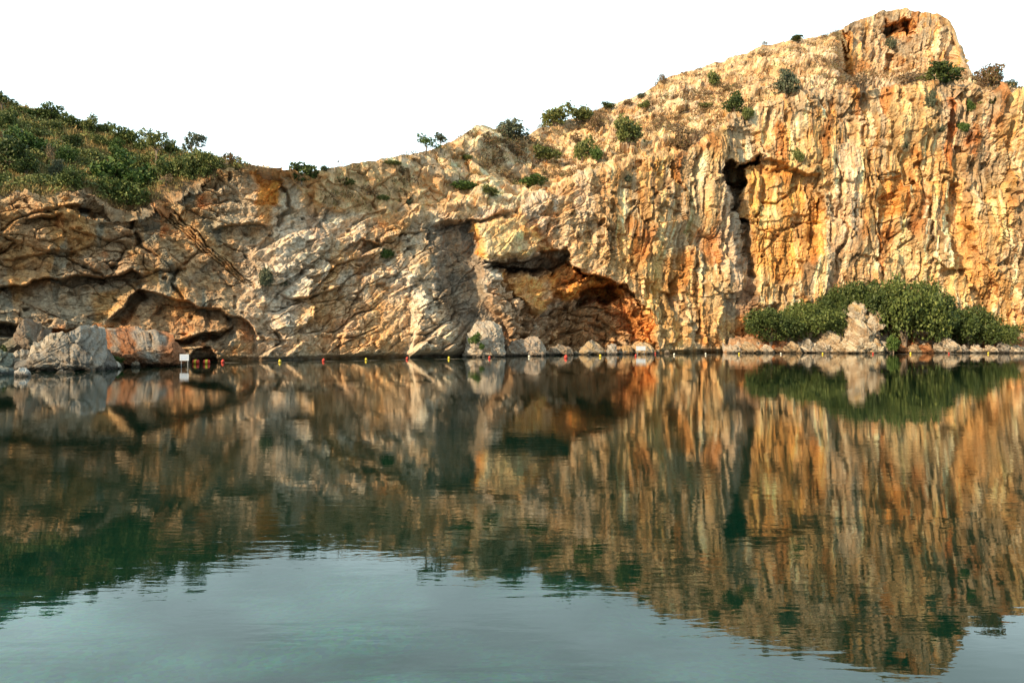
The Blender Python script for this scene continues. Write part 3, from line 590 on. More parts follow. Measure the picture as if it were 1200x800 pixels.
RUB = [(597, 415.6, 5, 3, 86, 'fist-like stone wedged left of the flat cave boulder'), (641, 415.4, 6, 4, 86.5, 'small grey stone between the beige and the flat brownish boulder'), (675, 415.0, 6, 4, 88, 'small stone between the flat brownish boulder and the tan dome'),
       (771, 414.4, 5, 5, 91, 'pale stone at the right foot of the cave arch'), (782, 414.3, 7, 4, 92, 'low stone at the waterline right of the cave arch'), (140, 428, 7, 4, 60, 'small brown stone under the front of the rust-stained slab'),
       (158, 427, 9, 4, 60, 'flat stone under the middle of the rust-stained slab'), (8, 436, 8, 5, 53, 'grey cobble in front of the greenish boulder'), (44, 437, 7, 3, 54, 'dark cobble at the foot of the grey boulder')]
for k, (px, yb, wd, h, D_, lab) in enumerate(RUB):
    star_rock('boulder', [(px-wd/2, yb), (px-wd*.4, yb-h*.6), (px-wd*.1, yb-h), (px+wd*.25, yb-h*.8), (px+wd/2, yb)], yb, lab, D=D_, thick=.9, seed=80+k, color=(.42, .36, .29), color2=(.24, .21, .18), rough=1.6, res=40, group='loose stones along the far shore', cat='stone', sink=.3)
# the low bank under the evergreen thicket
nx, ny = 340, 60
bxp = np.linspace(852, 1290, nx); S, Tt = np.meshgrid(bxp, np.linspace(0, 1, ny)**1.6)
front = 95.0+fbm(bxp/30, bxp*0, 501, 3)*1.5
topz = np.interp(bxp, [852, 880, 940, 980, 1000, 1030, 1100, 1160, 1200, 1290], [.5, 1.3, 1.9, 2.2, 2.6, 2.2, 1.9, 1.7, 1.6, 1.5]); bh, bj, bc_ = blocks((S-CX)/FPX*95/1.1, Tt*7.5/.9, 511)
YB = front[None]+7.5*Tt; XB = (S-CX)/FPX*front[None]+Tt*.5
ZB = -.5+(topz+.5)[None]*sst(0, .45, Tt)+(fbm(XB/1.2, YB/1.2, 502, 4)*.5+bh*.7)*sst(0, .12, Tt)+(Tt > .3)*1.2*(Tt-.3)
bc = np.zeros(XB.shape+(3,))+c3(.42, .25, .14); bc = lay(bc, (.50, .43, .34), sst(0, .3, fbm(XB/.8, YB/.8, 503, 4))); bc = lay(bc, (.34, .14, .06), sst(.1, .4, fbm(XB/2, YB/2, 504, 3)))
ii = np.arange(nx*ny).reshape(ny, nx); BFb = np.stack([ii[:-1, :-1], ii[:-1, 1:], ii[1:, 1:], ii[1:, :-1]], -1).reshape(-1, 4)
bank = bpy.data.objects.new('shore_bank', np_mesh('shore_bank', np.stack([XB, YB, ZB], -1).reshape(-1, 3), BFb, M_ROCK, bc.reshape(-1, 3))); C.objects.link(bank); bank['kind'] = 'structure'
GR = 'shore rocks under the evergreen thicket'
star_rock('boulder', [(990, 413), (993, 400), (998, 386), (1003, 378), (1008, 375), (1015, 380), (1022, 388), (1028, 400), (1031, 413)], 413.6, 'tall cream wedge of rock, lower main part of the stack amid the thicket', D=93.3, thick=.8, seed=30, group=GR, color=(.60, .53, .42), color2=(.40, .31, .22), res=150, rough=1.2)
star_rock('boulder', [(990, 380), (991, 366), (998, 357), (1008, 355), (1016, 362), (1016, 374), (1006, 388)], 400, 'top left block of the cream rock stack amid the thicket', D=95.4, thick=.9, seed=31, group=GR, color=(.50, .38, .22), color2=(.50, .44, .36), res=100, rough=1.5)
star_rock('boulder', [(1012, 392), (1013, 374), (1022, 365), (1032, 369), (1034, 380), (1030, 398)], 404, 'top right block of the cream rock stack amid the thicket', D=95.2, thick=.9, seed=32, group=GR, color=(.60, .54, .45), color2=(.36, .28, .2), res=100, rough=1.7)
star_rock('boulder', [(1018, 413), (1020, 402), (1026, 396), (1034, 402), (1038, 413)], 413.6, 'squat pale block at the right foot of the tall cream wedge', D=93.2, thick=.9, seed=33, group=GR, color=(.60, .54, .42), color2=(.48, .34, .2), res=80, rough=1.4)
star_rock('boulder', [(958, 404), (966, 394), (976, 387), (986, 392), (996, 398), (996, 408)], 408, 'pale leaning rock on the bank left of the cream wedge', D=94.9, thick=.8, seed=34, group=GR, color=(.56, .48, .36), color2=(.42, .32, .22), res=80, rough=1.5)
RL = [(853, 872, 9, 'whitish rock at the left end of the thicket shore'), (869, 893, 11, 'pale broken rock below the left tip of the thicket'), (893, 908, 8, 'small sandy rock below the left part of the thicket'), (908, 922, 6, 'low brown rock between two pale ones, left half of the thicket shore'),
      (920, 940, 12, 'cream angular rock under the left half of the thicket'), (938, 958, 16, 'taller ochre rock two places left of the cream rock stack'), (956, 976, 11, 'white cracked rock next left of the cream stack foot'), (974, 994, 13, 'cream rock touching the left foot of the tall stack'),
      (1030, 1046, 11, 'pale rock touching the right foot of the tall stack'), (1052, 1068, 8, 'reddish low rock right of the green tuft'), (1066, 1080, 10, 'sandy rock under the middle of the right thicket'), (1078, 1096, 7, 'rusty flat rock under the middle of the right thicket'),
      (1098, 1126, 13, 'broad whitish rock under the right half of the thicket'), (1124, 1136, 8, 'small grey rock beside the broad whitish one'), (1138, 1154, 9, 'pale rock under the falling right end of the thicket'), (1152, 1170, 7, 'low tan rock right of the thicket middle'),
      (1168, 1184, 10, 'grey pointed rock near the right end of the shore'), (1182, 1206, 8, 'last whitish rock at the right edge of the view')]
for k, (x0, x1, h, lab) in enumerate(RL):
    yb = 413.3; c_ = [(.58, .52, .44), (.50, .40, .28), (.62, .57, .50)][k % 3]
    if 'red' in lab or 'rust' in lab: c_ = (.44, .22, .11)
    if 'brown' in lab: c_ = (.34, .24, .16)
    if 'grey' in lab: c_ = (.40, .38, .36)
    wd = x1-x0; r_ = random.Random(k)
    star_rock('boulder', [(x0, yb), (x0+wd*.08, yb-h*r_.uniform(.4, .7)), (x0+wd*.3, yb-h*r_.uniform(.75, 1)), (x0+wd*.5, yb-h), (x0+wd*.75, yb-h*r_.uniform(.5, .95)), (x1-wd*.02, yb-h*.25), (x1+1, yb)],
              yb, lab, D=94.4+r_.uniform(-.4, .5), thick=.8, seed=40+k, group=GR, color=c_, color2=tuple(q*.6 for q in c_), rough=2.3, res=80, cat='rock')

# ------------------------------------------------------------ plants
def leaf_mat(name, c1, c2, c3_):
    m, t, b = pmat(name, c1, .6, .25)
    at = N(t, 'ShaderNodeAttribute', attribute_name='Col'); sp = N(t, 'ShaderNodeSeparateColor'); t.links.new(at.outputs['Color'], sp.inputs[0])
    rp = N(t, 'ShaderNodeValToRGB'); e = rp.color_ramp.elements
    e[0].color = (*c1, 1); e[1].color = (*c3_, 1); e.new(.5).color = (*c2, 1)
    t.links.new(sp.outputs[0], rp.inputs[0]); t.links.new(rp.outputs[0], b.inputs['Base Color'])
    b.inputs['Transmission Weight'].default_value = 0
    return m
LM = {'dark': leaf_mat('evergreen_leaves', (.022, .036, .009), (.055, .080, .018), (.125, .145, .040)),
      'dark2': leaf_mat('evergreen_leaves_young', (.035, .052, .012), (.09, .12, .028), (.19, .21, .06)),
      'olive': leaf_mat('olive_leaves', (.06, .08, .02), (.13, .15, .04), (.24, .23, .07)),
      'grey': leaf_mat('greygreen_leaves', (.05, .065, .035), (.10, .115, .065), (.17, .16, .10)),
      'green': leaf_mat('bright_leaves', (.03, .06, .012), (.07, .12, .024), (.15, .20, .045)),
      'dry': leaf_mat('dry_twigs', (.13, .085, .045), (.20, .14, .08), (.30, .22, .13)),
      'rust': leaf_mat('rusty_leaves', (.11, .06, .03), (.20, .12, .06), (.13, .13, .045))}
M_BARK = noisy('bark', (.16, .11, .075), (.30, .24, .18), 6, .9, .02)
def foliage(name, lobes, n, leaf, mat, seed):
    """crown of n small leaf faces spread through uneven lobes; lobe = (x, y, z, rx, ry, rz)"""
    g_ = np.random.default_rng(seed); L = np.array(lobes, float); w_ = L[:, 3]*L[:, 4]+L[:, 3]*L[:, 5]; k = g_.choice(len(L), n, p=w_/w_.sum())
    d = g_.normal(size=(n, 3)); d /= np.linalg.norm(d, axis=1, keepdims=True); r = g_.uniform(.25, 1, n)**.45
    # twig clumps: snap most leaves towards clump centres
    cc = g_.normal(size=(max(8, n//60), 3)); cc /= np.linalg.norm(cc, axis=1, keepdims=True); cl = g_.integers(0, len(cc), n)
    rr = g_.uniform(.55, 1.1, len(cc))[cl]
    d = cc[cl]*rr[:, None]+g_.normal(size=(n, 3))*.14
    c = L[k, :3]+d*L[k, 3:]*1.0
    c = c[(c[:, 2] > .02)]; n = len(c); d = d[:n]
    t1 = g_.normal(size=(n, 3)); t1[:, 2] *= .6; t1 /= np.linalg.norm(t1, axis=1, keepdims=True); t2 = np.cross(t1, g_.normal(size=(n, 3))); t2 /= np.linalg.norm(t2, axis=1, keepdims=True)
    sz = leaf*g_.uniform(.6, 1.35, n)[:, None]
    a = c-t1*sz*.6; b = c+t2*sz*.32; e = c+t1*sz*.6; f = c-t2*sz*.32
    Pq = np.stack([a, b, e, f], 1).reshape(-1, 3); Fq = np.arange(4*n).reshape(n, 4)
    tone = np.clip(g_.normal(.42, .2, n)+.5*(hsh(cl[:n], k[:n]*0, 3)-.5), 0, 1); cq = np.repeat(np.stack([tone, tone, tone], 1), 4, 0)
    return np_mesh(name, Pq, Fq, mat, cq, smooth=False)
def twigs(paths, name):
    vs_, fs = [], []
    for pth, r0, r1 in paths:
        m_ = len(pth)
        for i, p in enumerate(pth):
            p = Vector(p); dr = (Vector(pth[min(i+1, m_-1)])-Vector(pth[max(i-1, 0)])).normalized(); a = dr.orthogonal().normalized(); b = dr.cross(a); r = r0+(r1-r0)*i/(m_-1)
            for k in range(6): vs_.append(p+a*math.cos(k*math.pi/3)*r+b*math.sin(k*math.pi/3)*r)
        o_ = len(vs_)-6*m_
        for i in range(m_-1):
            for k in range(6): fs.append((o_+i*6+k, o_+i*6+(k+1) % 6, o_+(i+1)*6+(k+1) % 6, o_+(i+1)*6+k))
    me_ = bpy.data.meshes.new(name); me_.from_pydata([tuple(q) for q in vs_], [], fs); me_.materials.append(M_BARK); me_.update(); return me_
CR = {}; ST = {}
def lobes_bush(sd, n=7, flat=.75, spread=.55, core=.48, smin=.16, smax=.36):
    r_ = random.Random(sd); L = []
    for i in range(n):
        a = i*2.4+r_.uniform(-.5, .5); rr = spread*math.sqrt((i+.3)/n)
        s_ = r_.uniform(smin, smax); L.append((math.cos(a)*rr, math.sin(a)*rr, flat*.55*(1-.5*rr)+r_.uniform(-.10, .26), s_, s_, s_*flat*r_.uniform(.8, 1.1)))
    L.append((0, 0, flat*.35, core, core, flat*.38))
    return L
def stems(sd, n=6, h=.6):
    r_ = random.Random(sd); P_ = []
    for i in range(n):
        a = r_.uniform(0, 6.28); e = (math.cos(a)*r_.uniform(.15, .4), math.sin(a)*r_.uniform(.15, .4), h*r_.uniform(.6, 1)); P_.append(([(0, 0, -.1), (e[0]*.3, e[1]*.3, e[2]*.45), e], .03, .008))
    return P_
for kind in ('dark', 'dark2', 'olive', 'grey', 'green', 'dry', 'rust'):
    for vv in range(2):
        nn_ = {'dry': 900, 'rust': 1500}.get(kind, 2600)
        CR[kind, vv] = foliage('foliage', lobes_bush(hash((kind == 'dark', vv)) % 97+len(kind)*3+vv, 8), nn_, .085, LM[kind], vv*10+len(kind))
ST[0] = twigs(stems(3), 'stems'); ST[1] = twigs(stems(9), 'stems')
# tree proto: trunk, limbs and a raised loose crown (unit height)
def tree_lobes(sd):
    r_ = random.Random(sd); return [(r_.uniform(-.32, .32), r_.uniform(-.3, .3), r_.uniform(.55, .9), r_.uniform(.14, .24), r_.uniform(.14, .24), r_.uniform(.09, .15)) for _ in range(9)]
def tree_limbs(L): return [([(0, 0, -.1), (.02, 0, .25), (.0, .02, .45)], .045, .03)]+[([(0, .01, .40), (l[0]*.4, l[1]*.4, .5), (l[0], l[1], l[2])], .02, .006) for l in L]
for vv, sd_ in enumerate((5, 12)):
    L = tree_lobes(sd_)
    for kind in ('dark', 'dark2', 'olive', 'grey', 'green'): CR['t'+kind, vv] = foliage('crown', L, 1500, .06, LM[kind], 50+vv)
    ST['t', vv] = twigs(tree_limbs(L), 'trunk')
nplant = [0]
def plant(px, py, wpx, hpx, kind, label, group, D=None, name='shrub', vv=None, cat='shrub', rot=None, lean=0, stems_on=True, fwd=0):
    """py = foot of the plant in photo rows; wpx, hpx its width and height in photo pixels"""
    nplant[0] += 1; k = nplant[0]; vv = k % 2 if vv is None else vv
    p = ground(px, py) if D is None else Vector(WP(px, py, D))
    tree = name == 'tree'
    if D is None: p.y -= fwd
    root = empty(name, (p.x, p.y, p.z-.12), label, cat, group); sc_ = p.y/FPX
    root.rotation_euler = (0, lean, (k*2.1 if rot is None else rot))
    wx_ = wpx*sc_/(1.45 if not tree else .9); hz = hpx*sc_/(.74 if not tree else 1.0)*(1.2 if px < 290 else 1)
    root.scale = (wx_, wx_, hz)
    c_ = bpy.data.objects.new('crown' if tree else 'foliage', CR[('t'+kind) if tree else kind, vv]); C.objects.link(c_); c_.parent = root
    if stems_on or tree:
        s_ = bpy.data.objects.new('trunk' if tree else 'stems', ST[('t', vv) if tree else vv]); C.objects.link(s_); s_.parent = root
    return root
GH = 'shrubs and small trees on the left hillside'
HS = [(2, 134, 24, 26, 'dark', 'tree', 'dark rounded tree on the skyline at the left edge'),
      (17, 128, 12, 8, 'dark', 'shrub', 'small dark shrub on the skyline right of the edge tree'),
      (8, 150, 26, 20, 'dark', 'shrub', 'dark shrub below the skyline tree at the left edge'),
      (34, 134, 20, 7, 'green', 'shrub', 'low flat green shrub on the skyline near the left edge'),
      (58, 139, 34, 15, 'dark', 'shrub', 'wide dark green shrub on the skyline above the bare patch'),
      (62, 152, 22, 13, 'olive', 'shrub', 'olive shrub just below the wide skyline shrub'),
      (84, 149, 24, 15, 'dark', 'shrub', 'dark shrub on the skyline right of the wide one'),
      (104, 156, 24, 18, 'olive', 'shrub', 'yellowish green shrub on the skyline, middle of the hill'),
      (123, 156, 22, 12, 'dark', 'shrub', 'small dark shrub on the skyline right of the yellowish one'),
      (148, 168, 32, 18, 'dark', 'shrub', 'broad blue-green shrub on the skyline slope'),
      (164, 176, 20, 12, 'dark', 'shrub', 'dark shrub ending the thick skyline row'),
      (183, 193, 34, 36, 'olive', 'tree', 'airy light green tree with a visible trunk on the skyline'),
      (200, 180, 18, 14, 'dark', 'shrub', 'dark shrub tucked right behind the airy light tree'),
      (228, 193, 26, 34, 'grey', 'tree', 'thin grey-green tree with two crown tufts on the skyline'),
      (222, 207, 40, 28, 'olive', 'shrub', 'big olive bush under the thin two-tufted tree'),
      (248, 198, 28, 18, 'olive', 'shrub', 'olive bush right of the thin two-tufted tree'),
      (270, 193, 24, 11, 'rust', 'shrub', 'brownish bush at the right end of the hill'),
      (88, 173, 26, 14, 'dark', 'shrub', 'round very dark shrub in the open middle of the hill'),
      (32, 180, 44, 26, 'green', 'shrub', 'big mid green shrub in the upper left of the hill'),
      (10, 200, 54, 34, 'dark', 'shrub', 'largest dark shrub at the left edge'),
      (30, 204, 34, 20, 'dark', 'shrub', 'dark shrub leaning against the largest left shrub'),
      (60, 192, 10, 20, 'dry', 'shrub', 'bare pale dry shrub in the middle left of the hill'),
      (78, 190, 28, 16, 'green', 'shrub', 'green shrub right of the bare pale one'),
      (104, 186, 26, 13, 'olive', 'shrub', 'olive shrub in the centre of the hill'),
      (142, 188, 30, 15, 'green', 'shrub', 'green shrub above the biggest lower bush'),
      (128, 218, 62, 32, 'green', 'shrub', 'biggest broad green bush near the cliff edge'),
      (165, 222, 44, 26, 'green', 'shrub', 'green bush joined to the right of the biggest one'),
      (146, 240, 48, 28, 'dark', 'shrub', 'round grey-green bush spilling over the cliff edge'),
      (82, 220, 34, 20, 'dark', 'shrub', 'dusky dark bush left of the biggest lower bush'),
      (68, 206, 22, 14, 'grey', 'shrub', 'grey-green shrub above the dusky one'),
      (200, 208, 32, 20, 'dark', 'shrub', 'dark bush below the airy light tree'),
      (196, 216, 20, 10, 'dry', 'shrub', 'dry brown scrub by the cliff edge right of the spill'),
      (3, 216, 18, 14, 'dark', 'shrub', 'small dark shrub low on the left edge'),
      (118, 172, 22, 13, 'olive', 'shrub', 'yellow-olive shrub right of the round very dark one'),
      (135, 176, 20, 12, 'green', 'shrub', 'small green shrub below the blue-green skyline shrub'),
      (40, 160, 20, 11, 'olive', 'shrub', 'olive shrub beside the bare patch in the upper left'),
      (165, 196, 24, 14, 'olive', 'shrub', 'pale olive shrub left of the airy light tree'),
      (10, 166, 20, 12, 'rust', 'shrub', 'brownish scrub between the two dark left shrubs'),
      (240, 205, 20, 10, 'dark', 'shrub', 'little dark shrub just above the cliff rim on the right')]
for (px, py, w_, h_, k_, nm, lab) in HS: plant(px, py, w_, h_, 'dark2' if k_ == 'dark' and 'very dark' not in lab and 'largest' not in lab else k_, lab, GH, name=nm, cat='tree' if nm == 'tree' else 'shrub')
GS = 'bushes scattered on the rocky slope and cliff'
SS = [(353, 211, 34, 24, 'dark', 'round dark bush standing alone on the left rim of the cliff'),
      (380, 199, 12, 6, 'dark', 'tiny dark bush right of the lone round one'),
      (459, 192, 22, 7, 'olive', 'low yellow-green bush on the skyline left of the leaning pine'),
      (597, 163, 40, 24, 'grey', 'grey-green bush on the skyline behind the first rocky hump'),
      (650, 147, 42, 25, 'olive', 'left and larger of the twin olive bushes on the skyline'),
      (682, 142, 34, 20, 'olive', 'right of the twin olive bushes on the skyline'),
      (711, 127, 17, 9, 'dark', 'small dark bush on the skyline right of the twin bushes'),
      (776, 95, 10, 9, 'rust', 'tiny brown knob-like bush alone on the skyline'),
      (698, 154, 20, 20, 'rust', 'rusty bush below the twin skyline bushes'),
      (736, 178, 38, 32, 'olive', 'large olive bush in the middle of the slope'),
      (682, 188, 26, 28, 'olive', 'yellowish half of the two-tone bush on the slope'),
      (698, 188, 20, 18, 'green', 'bright green half of the two-tone bush on the slope'),
      (638, 190, 32, 16, 'olive', 'spreading pale green bush above the overhang'),
      (622, 218, 38, 14, 'green', 'flat bright green bush over the cave block'),
      (547, 222, 36, 14, 'green', 'low bright green bush left of the cave block'),
      (572, 230, 24, 12, 'olive', 'olive bush just right of and below the low green one'),
      (676, 168, 16, 12, 'rust', 'small rust bush left of the large olive one'),
      (800, 175, 30, 18, 'rust', 'brownish bush above the fluted cliff face'),
      (794, 158, 30, 12, 'dry', 'dry scrub patch above the brownish bush'),
      (862, 130, 28, 22, 'dark', 'dark green dome bush on the slope below the summit'),
      (878, 140, 20, 18, 'olive', 'olive bush attached right of the dark dome bush'),
      (837, 103, 18, 18, 'olive', 'yellow-olive bush high on the slope under the skyline'),
      (852, 108, 12, 8, 'rust', 'reddish tuft right of the high yellow-olive bush'),
      (826, 128, 22, 10, 'olive', 'flat yellow shrub between the high bush and the big cave'),
      (920, 112, 32, 26, 'grey', 'grey-green bush in the hollow left of the crag'),
      (896, 50, 8, 6, 'dry', 'dry tuft on the skyline above the hollow'),
      (932, 49, 18, 7, 'dark', 'dark flat bush on the skyline left of the crag'),
      (1003, 100, 34, 14, 'dry', 'grey dry scrub at the left foot of the crag'),
      (1047, 58, 13, 13, 'grey', 'small bush growing in the notch of the crag'),
      (1066, 98, 36, 14, 'dry', 'brown dry scrub at the middle foot of the crag'),
      (1104, 98, 46, 26, 'dark', 'big dark bush at the right foot of the crag'),
      (1085, 96, 18, 12, 'olive', 'olive bush touching the left of the big dark one'),
      (1156, 102, 40, 24, 'rust', 'red-brown bush on the skyline right of the crag'),
      (1164, 100, 22, 20, 'green', 'green top behind the red-brown skyline bush'),
      (1186, 103, 16, 9, 'grey', 'small grey bush on the skyline at the far right'),
      (1083, 126, 14, 20, 'grey', 'hanging green bush below the crag foot'),
      (1142, 130, 12, 14, 'green', 'dark green tuft below the red-brown bush'),
      (1160, 122, 20, 8, 'olive', 'flat green shrub on the upper right rim'),
      (1130, 154, 17, 14, 'green', 'round green bush on the upper right face'),
      (1103, 154, 14, 9, 'grey', 'little grey bush left of the round green one'),
      (1058, 174, 16, 9, 'grey', 'small bush on the face under the crag'),
      (930, 190, 16, 18, 'olive', 'olive bush hanging right of the upper cave'),
      (1148, 178, 14, 20, 'rust', 'rusty bush on the right face below the round one'),
      (980, 156, 12, 7, 'grey', 'tiny grey bush in the middle of the upper face'),
      (455, 302, 24, 14, 'green', 'green bush growing on the face in the cliff centre'),
      (311, 334, 20, 22, 'grey', 'grey-green bush clinging low on the left centre face'),
      (336, 334, 14, 14, 'grey', 'fainter grey bush just right of the clinging one'),
      (735, 213, 16, 8, 'grey', 'little dark scrub under the large olive slope bush'),
      (405, 215, 20, 10, 'olive', 'small olive shrub left on the rocky saddle'),
      (430, 228, 22, 12, 'rust', 'rust-brown shrub in the centre of the rocky saddle'),
      (450, 234, 18, 9, 'olive', 'yellow-green shrub right in the rocky saddle'),
      (480, 238, 14, 9, 'grey', 'grey shrub below the orange spot of the saddle'),
      (470, 203, 16, 9, 'rust', 'dry rust shrub under the skyline left of the pine'),
      (548, 190, 14, 7, 'olive', 'tiny olive shrub below the first rocky hump'),
      (603, 182, 22, 9, 'rust', 'rust shrub below the grey-green skyline bush'),
      (755, 132, 14, 9, 'olive', 'small olive bush under the skyline in the upper slope'),
      (735, 122, 14, 6, 'rust', 'flat brown shrub on the skyline above the large olive bush'),
      (752, 114, 14, 6, 'grey', 'flat grey shrub on the skyline left of the tiny knob'),
      (120, 428, 0, 0, 'green', ''), ]
for (px, py, w_, h_, k_, lab) in SS:
    if w_: plant(px, py, w_, h_, k_, lab, GS, stems_on=w_ > 15)
plant(497, 181, 26, 24, 'green', 'small leaning pine with open crown on the skyline', GS, name='tree', cat='tree', lean=.25, rot=0)
plant(516, 177, 18, 24, 'grey', 'wispy bare-topped little tree just right of the leaning pine', GS, name='tree', cat='tree', rot=2)
plant(129, 424, 24, 10, 'green', 'green plant in the hollow of the rust-stained boulder', 'plants on boulders', D=59.8)
plant(557, 402, 14, 14, 'green', 'green tuft on the front of the tall upright boulder', 'plants on boulders', D=79.3)
plant(565, 408, 9, 8, 'green', 'smaller green tuft low on the tall upright boulder', 'plants on boulders', D=79.3)
plant(1047, 411, 20, 18, 'green', 'yellow-green tuft at the water right of the cream rock stack', 'plants on the thicket shore', D=93.8)
plant(2, 425, 14, 20, 'dark', 'dark green plant among the boulders at the left edge', 'plants on boulders', D=58)
# the evergreen thicket: large crowns of many leaves
GT = 'evergreen bushes of the thicket at the water'
big_v = [foliage('foliage', lobes_bush(70+q, 30, .9, .76, .42, .10, .27), 10500, .050, LM['dark2' if q == 1 else 'dark'], 200+q) for q in range(3)]
TH = [(903, 401, 66, 39, 95.9, 'leftmost rounded bush of the evergreen thicket'), (948, 399, 70, 47, 96.8, 'second bush from the left in the thicket, left of the rock stack'),
      (984, 394, 56, 55, 98.4, 'bush just behind the cream rock stack, upper left'), (1020, 390, 74, 60, 98.6, 'upper bush directly above the cream rock stack'),
      (1060, 402, 84, 79, 96.6, 'tallest central bush of the thicket, right of the rock stack'), (1100, 402, 74, 61, 96.6, 'bush right of the tallest one in the thicket'),
      (1135, 404, 62, 45, 96.4, 'drooping lower bush in the right part of the thicket'), (1168, 405, 54, 27, 96.0, 'last low bush at the right end of the thicket'), (1000, 368, 50, 32, 99.4, 'bush at the back of the thicket against the cliff')]
for k, (px, py, w_, h_, D_, lab) in enumerate(TH):
    p = Vector(WP(px, py, D_)); root = empty('shrub', p, lab, 'shrub', GT); sc_ = D_/FPX; root.rotation_euler = (0, 0, k*1.9)
    root.scale = (w_*sc_/1.5, w_*sc_/1.7, h_*sc_/.80)
    c_ = bpy.data.objects.new('foliage', big_v[k % 3]); C.objects.link(c_); c_.parent = root
    s_ = bpy.data.objects.new('stems', ST[k % 2]); C.objects.link(s_); s_.parent = root

# dry grass and low scrub, nobody could count it
g_ = np.random.default_rng(5); tuft_P = []; tuft_c = []
cand = np.argwhere((slope_w > .5) & (PX > -40) & (PX < 1240) & (v+PX*0 < .995))
dens = np.where(PX < 286, 1.0, np.where(PX < 600, .02, .07))*(.3+1.2*(fbm(AX/3, TM/3, 600, 3) > 0.02)); pr = dens[cand[:, 0], cand[:, 1]]; pr /= pr.sum()
pick = cand[g_.choice(len(cand), 15000, p=pr)]
base = P[pick[:, 0], pick[:, 1]]; ishl = PX[pick[:, 0], pick[:, 1]] < 286
nb_ = 4
for b in range(nb_):
    n = len(base); o_ = g_.normal(size=(n, 3))*np.array([.18, .18, .02]); h = g_.uniform(.15, .42, n); ln_ = g_.normal(size=(n, 3))*.12
    a = base+o_; a[:, 2] -= .05; wv = g_.normal(size=(n, 3))*.045; wv[:, 2] = 0
    tp = a+ln_; tp[:, 2] += h
    tuft_P.append(np.stack([a-wv, a+wv, tp], 1)); tn = np.clip(g_.normal(.5, .25, n), 0, 1)
    tuft_c.append(np.repeat(np.stack([tn, np.where(ishl, .8, .1), tn], 1), 3, 0))
tp_ = np.concatenate(tuft_P).reshape(-1, 3); tcx = np.concatenate(tuft_c)
mg, tg, bgm = pmat('dry_grass', (.3, .22, .1), .8, .1); at = N(tg, 'ShaderNodeAttribute', attribute_name='Col'); sp = N(tg, 'ShaderNodeSeparateColor'); tg.links.new(at.outputs['Color'], sp.inputs[0])
rp = N(tg, 'ShaderNodeValToRGB'); rp.color_ramp.elements[0].color = (.15, .13, .045, 1); rp.color_ramp.elements[1].color = (.42, .28, .12, 1); tg.links.new(sp.outputs[0], rp.inputs[0]); tg.links.new(rp.outputs[0], bgm.inputs['Base Color'])
go = bpy.data.objects.new('dry_grass', np_mesh('dry_grass', tp_, np.arange(len(tp_)).reshape(-1, 3), mg, tcx, False)); C.objects.link(go)
meta(go, 'dry straw-coloured grass tufts over the hillside and rocky slope', 'grass', kind='stuff')

def scrub(name, n_cl, dens_, mat, per, leaf, hgt, label, sd_):
    g2 = np.random.default_rng(sd_); pr_ = dens_[cand[:, 0], cand[:, 1]]; pk = cand[g2.choice(len(cand), n_cl, p=pr_/pr_.sum())]
    b0 = np.repeat(P[pk[:, 0], pk[:, 1]], per, 0); rad_ = np.repeat(g2.uniform(.5, 1.3, n_cl), per)[:, None]; n = len(b0)
    c = b0+g2.normal(size=(n, 3))*np.array([.42, .42, .0])*rad_; c[:, 2] += np.minimum(np.abs(g2.normal(size=n)), 1.4)*hgt*rad_[:, 0]
    t1 = g2.normal(size=(n, 3)); t1 /= np.linalg.norm(t1, axis=1, keepdims=True); t2 = np.cross(t1, g2.normal(size=(n, 3))); t2 /= np.linalg.norm(t2, axis=1, keepdims=True)
    sz = leaf*g2.uniform(.6, 1.4, n)[:, None]; Pq = np.stack([c-t1*sz, c+t2*sz*.5, c+t1*sz, c-t2*sz*.5], 1).reshape(-1, 3)
    tn = np.clip(np.repeat(g2.normal(.5, .25, n_cl), per)+g2.normal(0, .15, n), 0, 1); o = bpy.data.objects.new(name, np_mesh(name, Pq, np.arange(4*n).reshape(n, 4), mat, np.repeat(np.stack([tn]*3, 1), 4, 0), False)); C.objects.link(o)
    meta(o, label, 'scrub', kind='stuff')
patch = fbm(AX/5, TM/3, 610, 3)
scrub('low_scrub', 800, (PX < 290)*np.clip(.25+patch*1.6, 0.02, 1), LM['olive'], 46, .12, .38, 'low green and olive scrub covering the left hillside between the bushes', 31)
scrub('dry_scrub', 1050, (PX > 286)*np.clip(.06+patch+.9*(PX > 975)*(PX < 1230), 0.004, 1)*np.where(PX < 560, .12, 1), LM['rust'], 60, .10, .42, 'low brownish scrub dotted over the rocky slope', 32)
# ------------------------------------------------------------ buoys, rope, floats, signs
def lathe(name, prof, mat, parent=None, seg=20, smooth=True):
    vs_, fs = [], []; n = len(prof)
    for r_, z_ in prof:
        for k in range(seg): vs_.append((r_*math.cos(2*math.pi*k/seg), r_*math.sin(2*math.pi*k/seg), z_))
    for i in range(n-1):
        for k in range(seg): fs.append((i*seg+k, i*seg+(k+1) % seg, (i+1)*seg+(k+1) % seg, (i+1)*seg+k))
    fs.append(tuple(range(seg))[::-1]); fs.append(tuple(range((n-1)*seg, n*seg)))
    return mesh_obj(name, vs_, fs, mat, parent, smooth)
M_RED = noisy('red_plastic', (.62, .055, .03), (.48, .05, .03), 5, .45, 0, .4); M_YEL = noisy('yellow_plastic', (.78, .62, .05), (.66, .50, .05), 5, .45, 0, .4)
M_PALE = noisy('pale_plastic', (.80, .78, .66), (.68, .64, .5), 5, .5, 0, .4); M_ROPE = noisy('rope_fibre', (.20, .17, .13), (.12, .10, .08), 30, .9)
M_RUB = noisy('black_rubber', (.03, .03, .03), (.05, .05, .05), 8, .6)
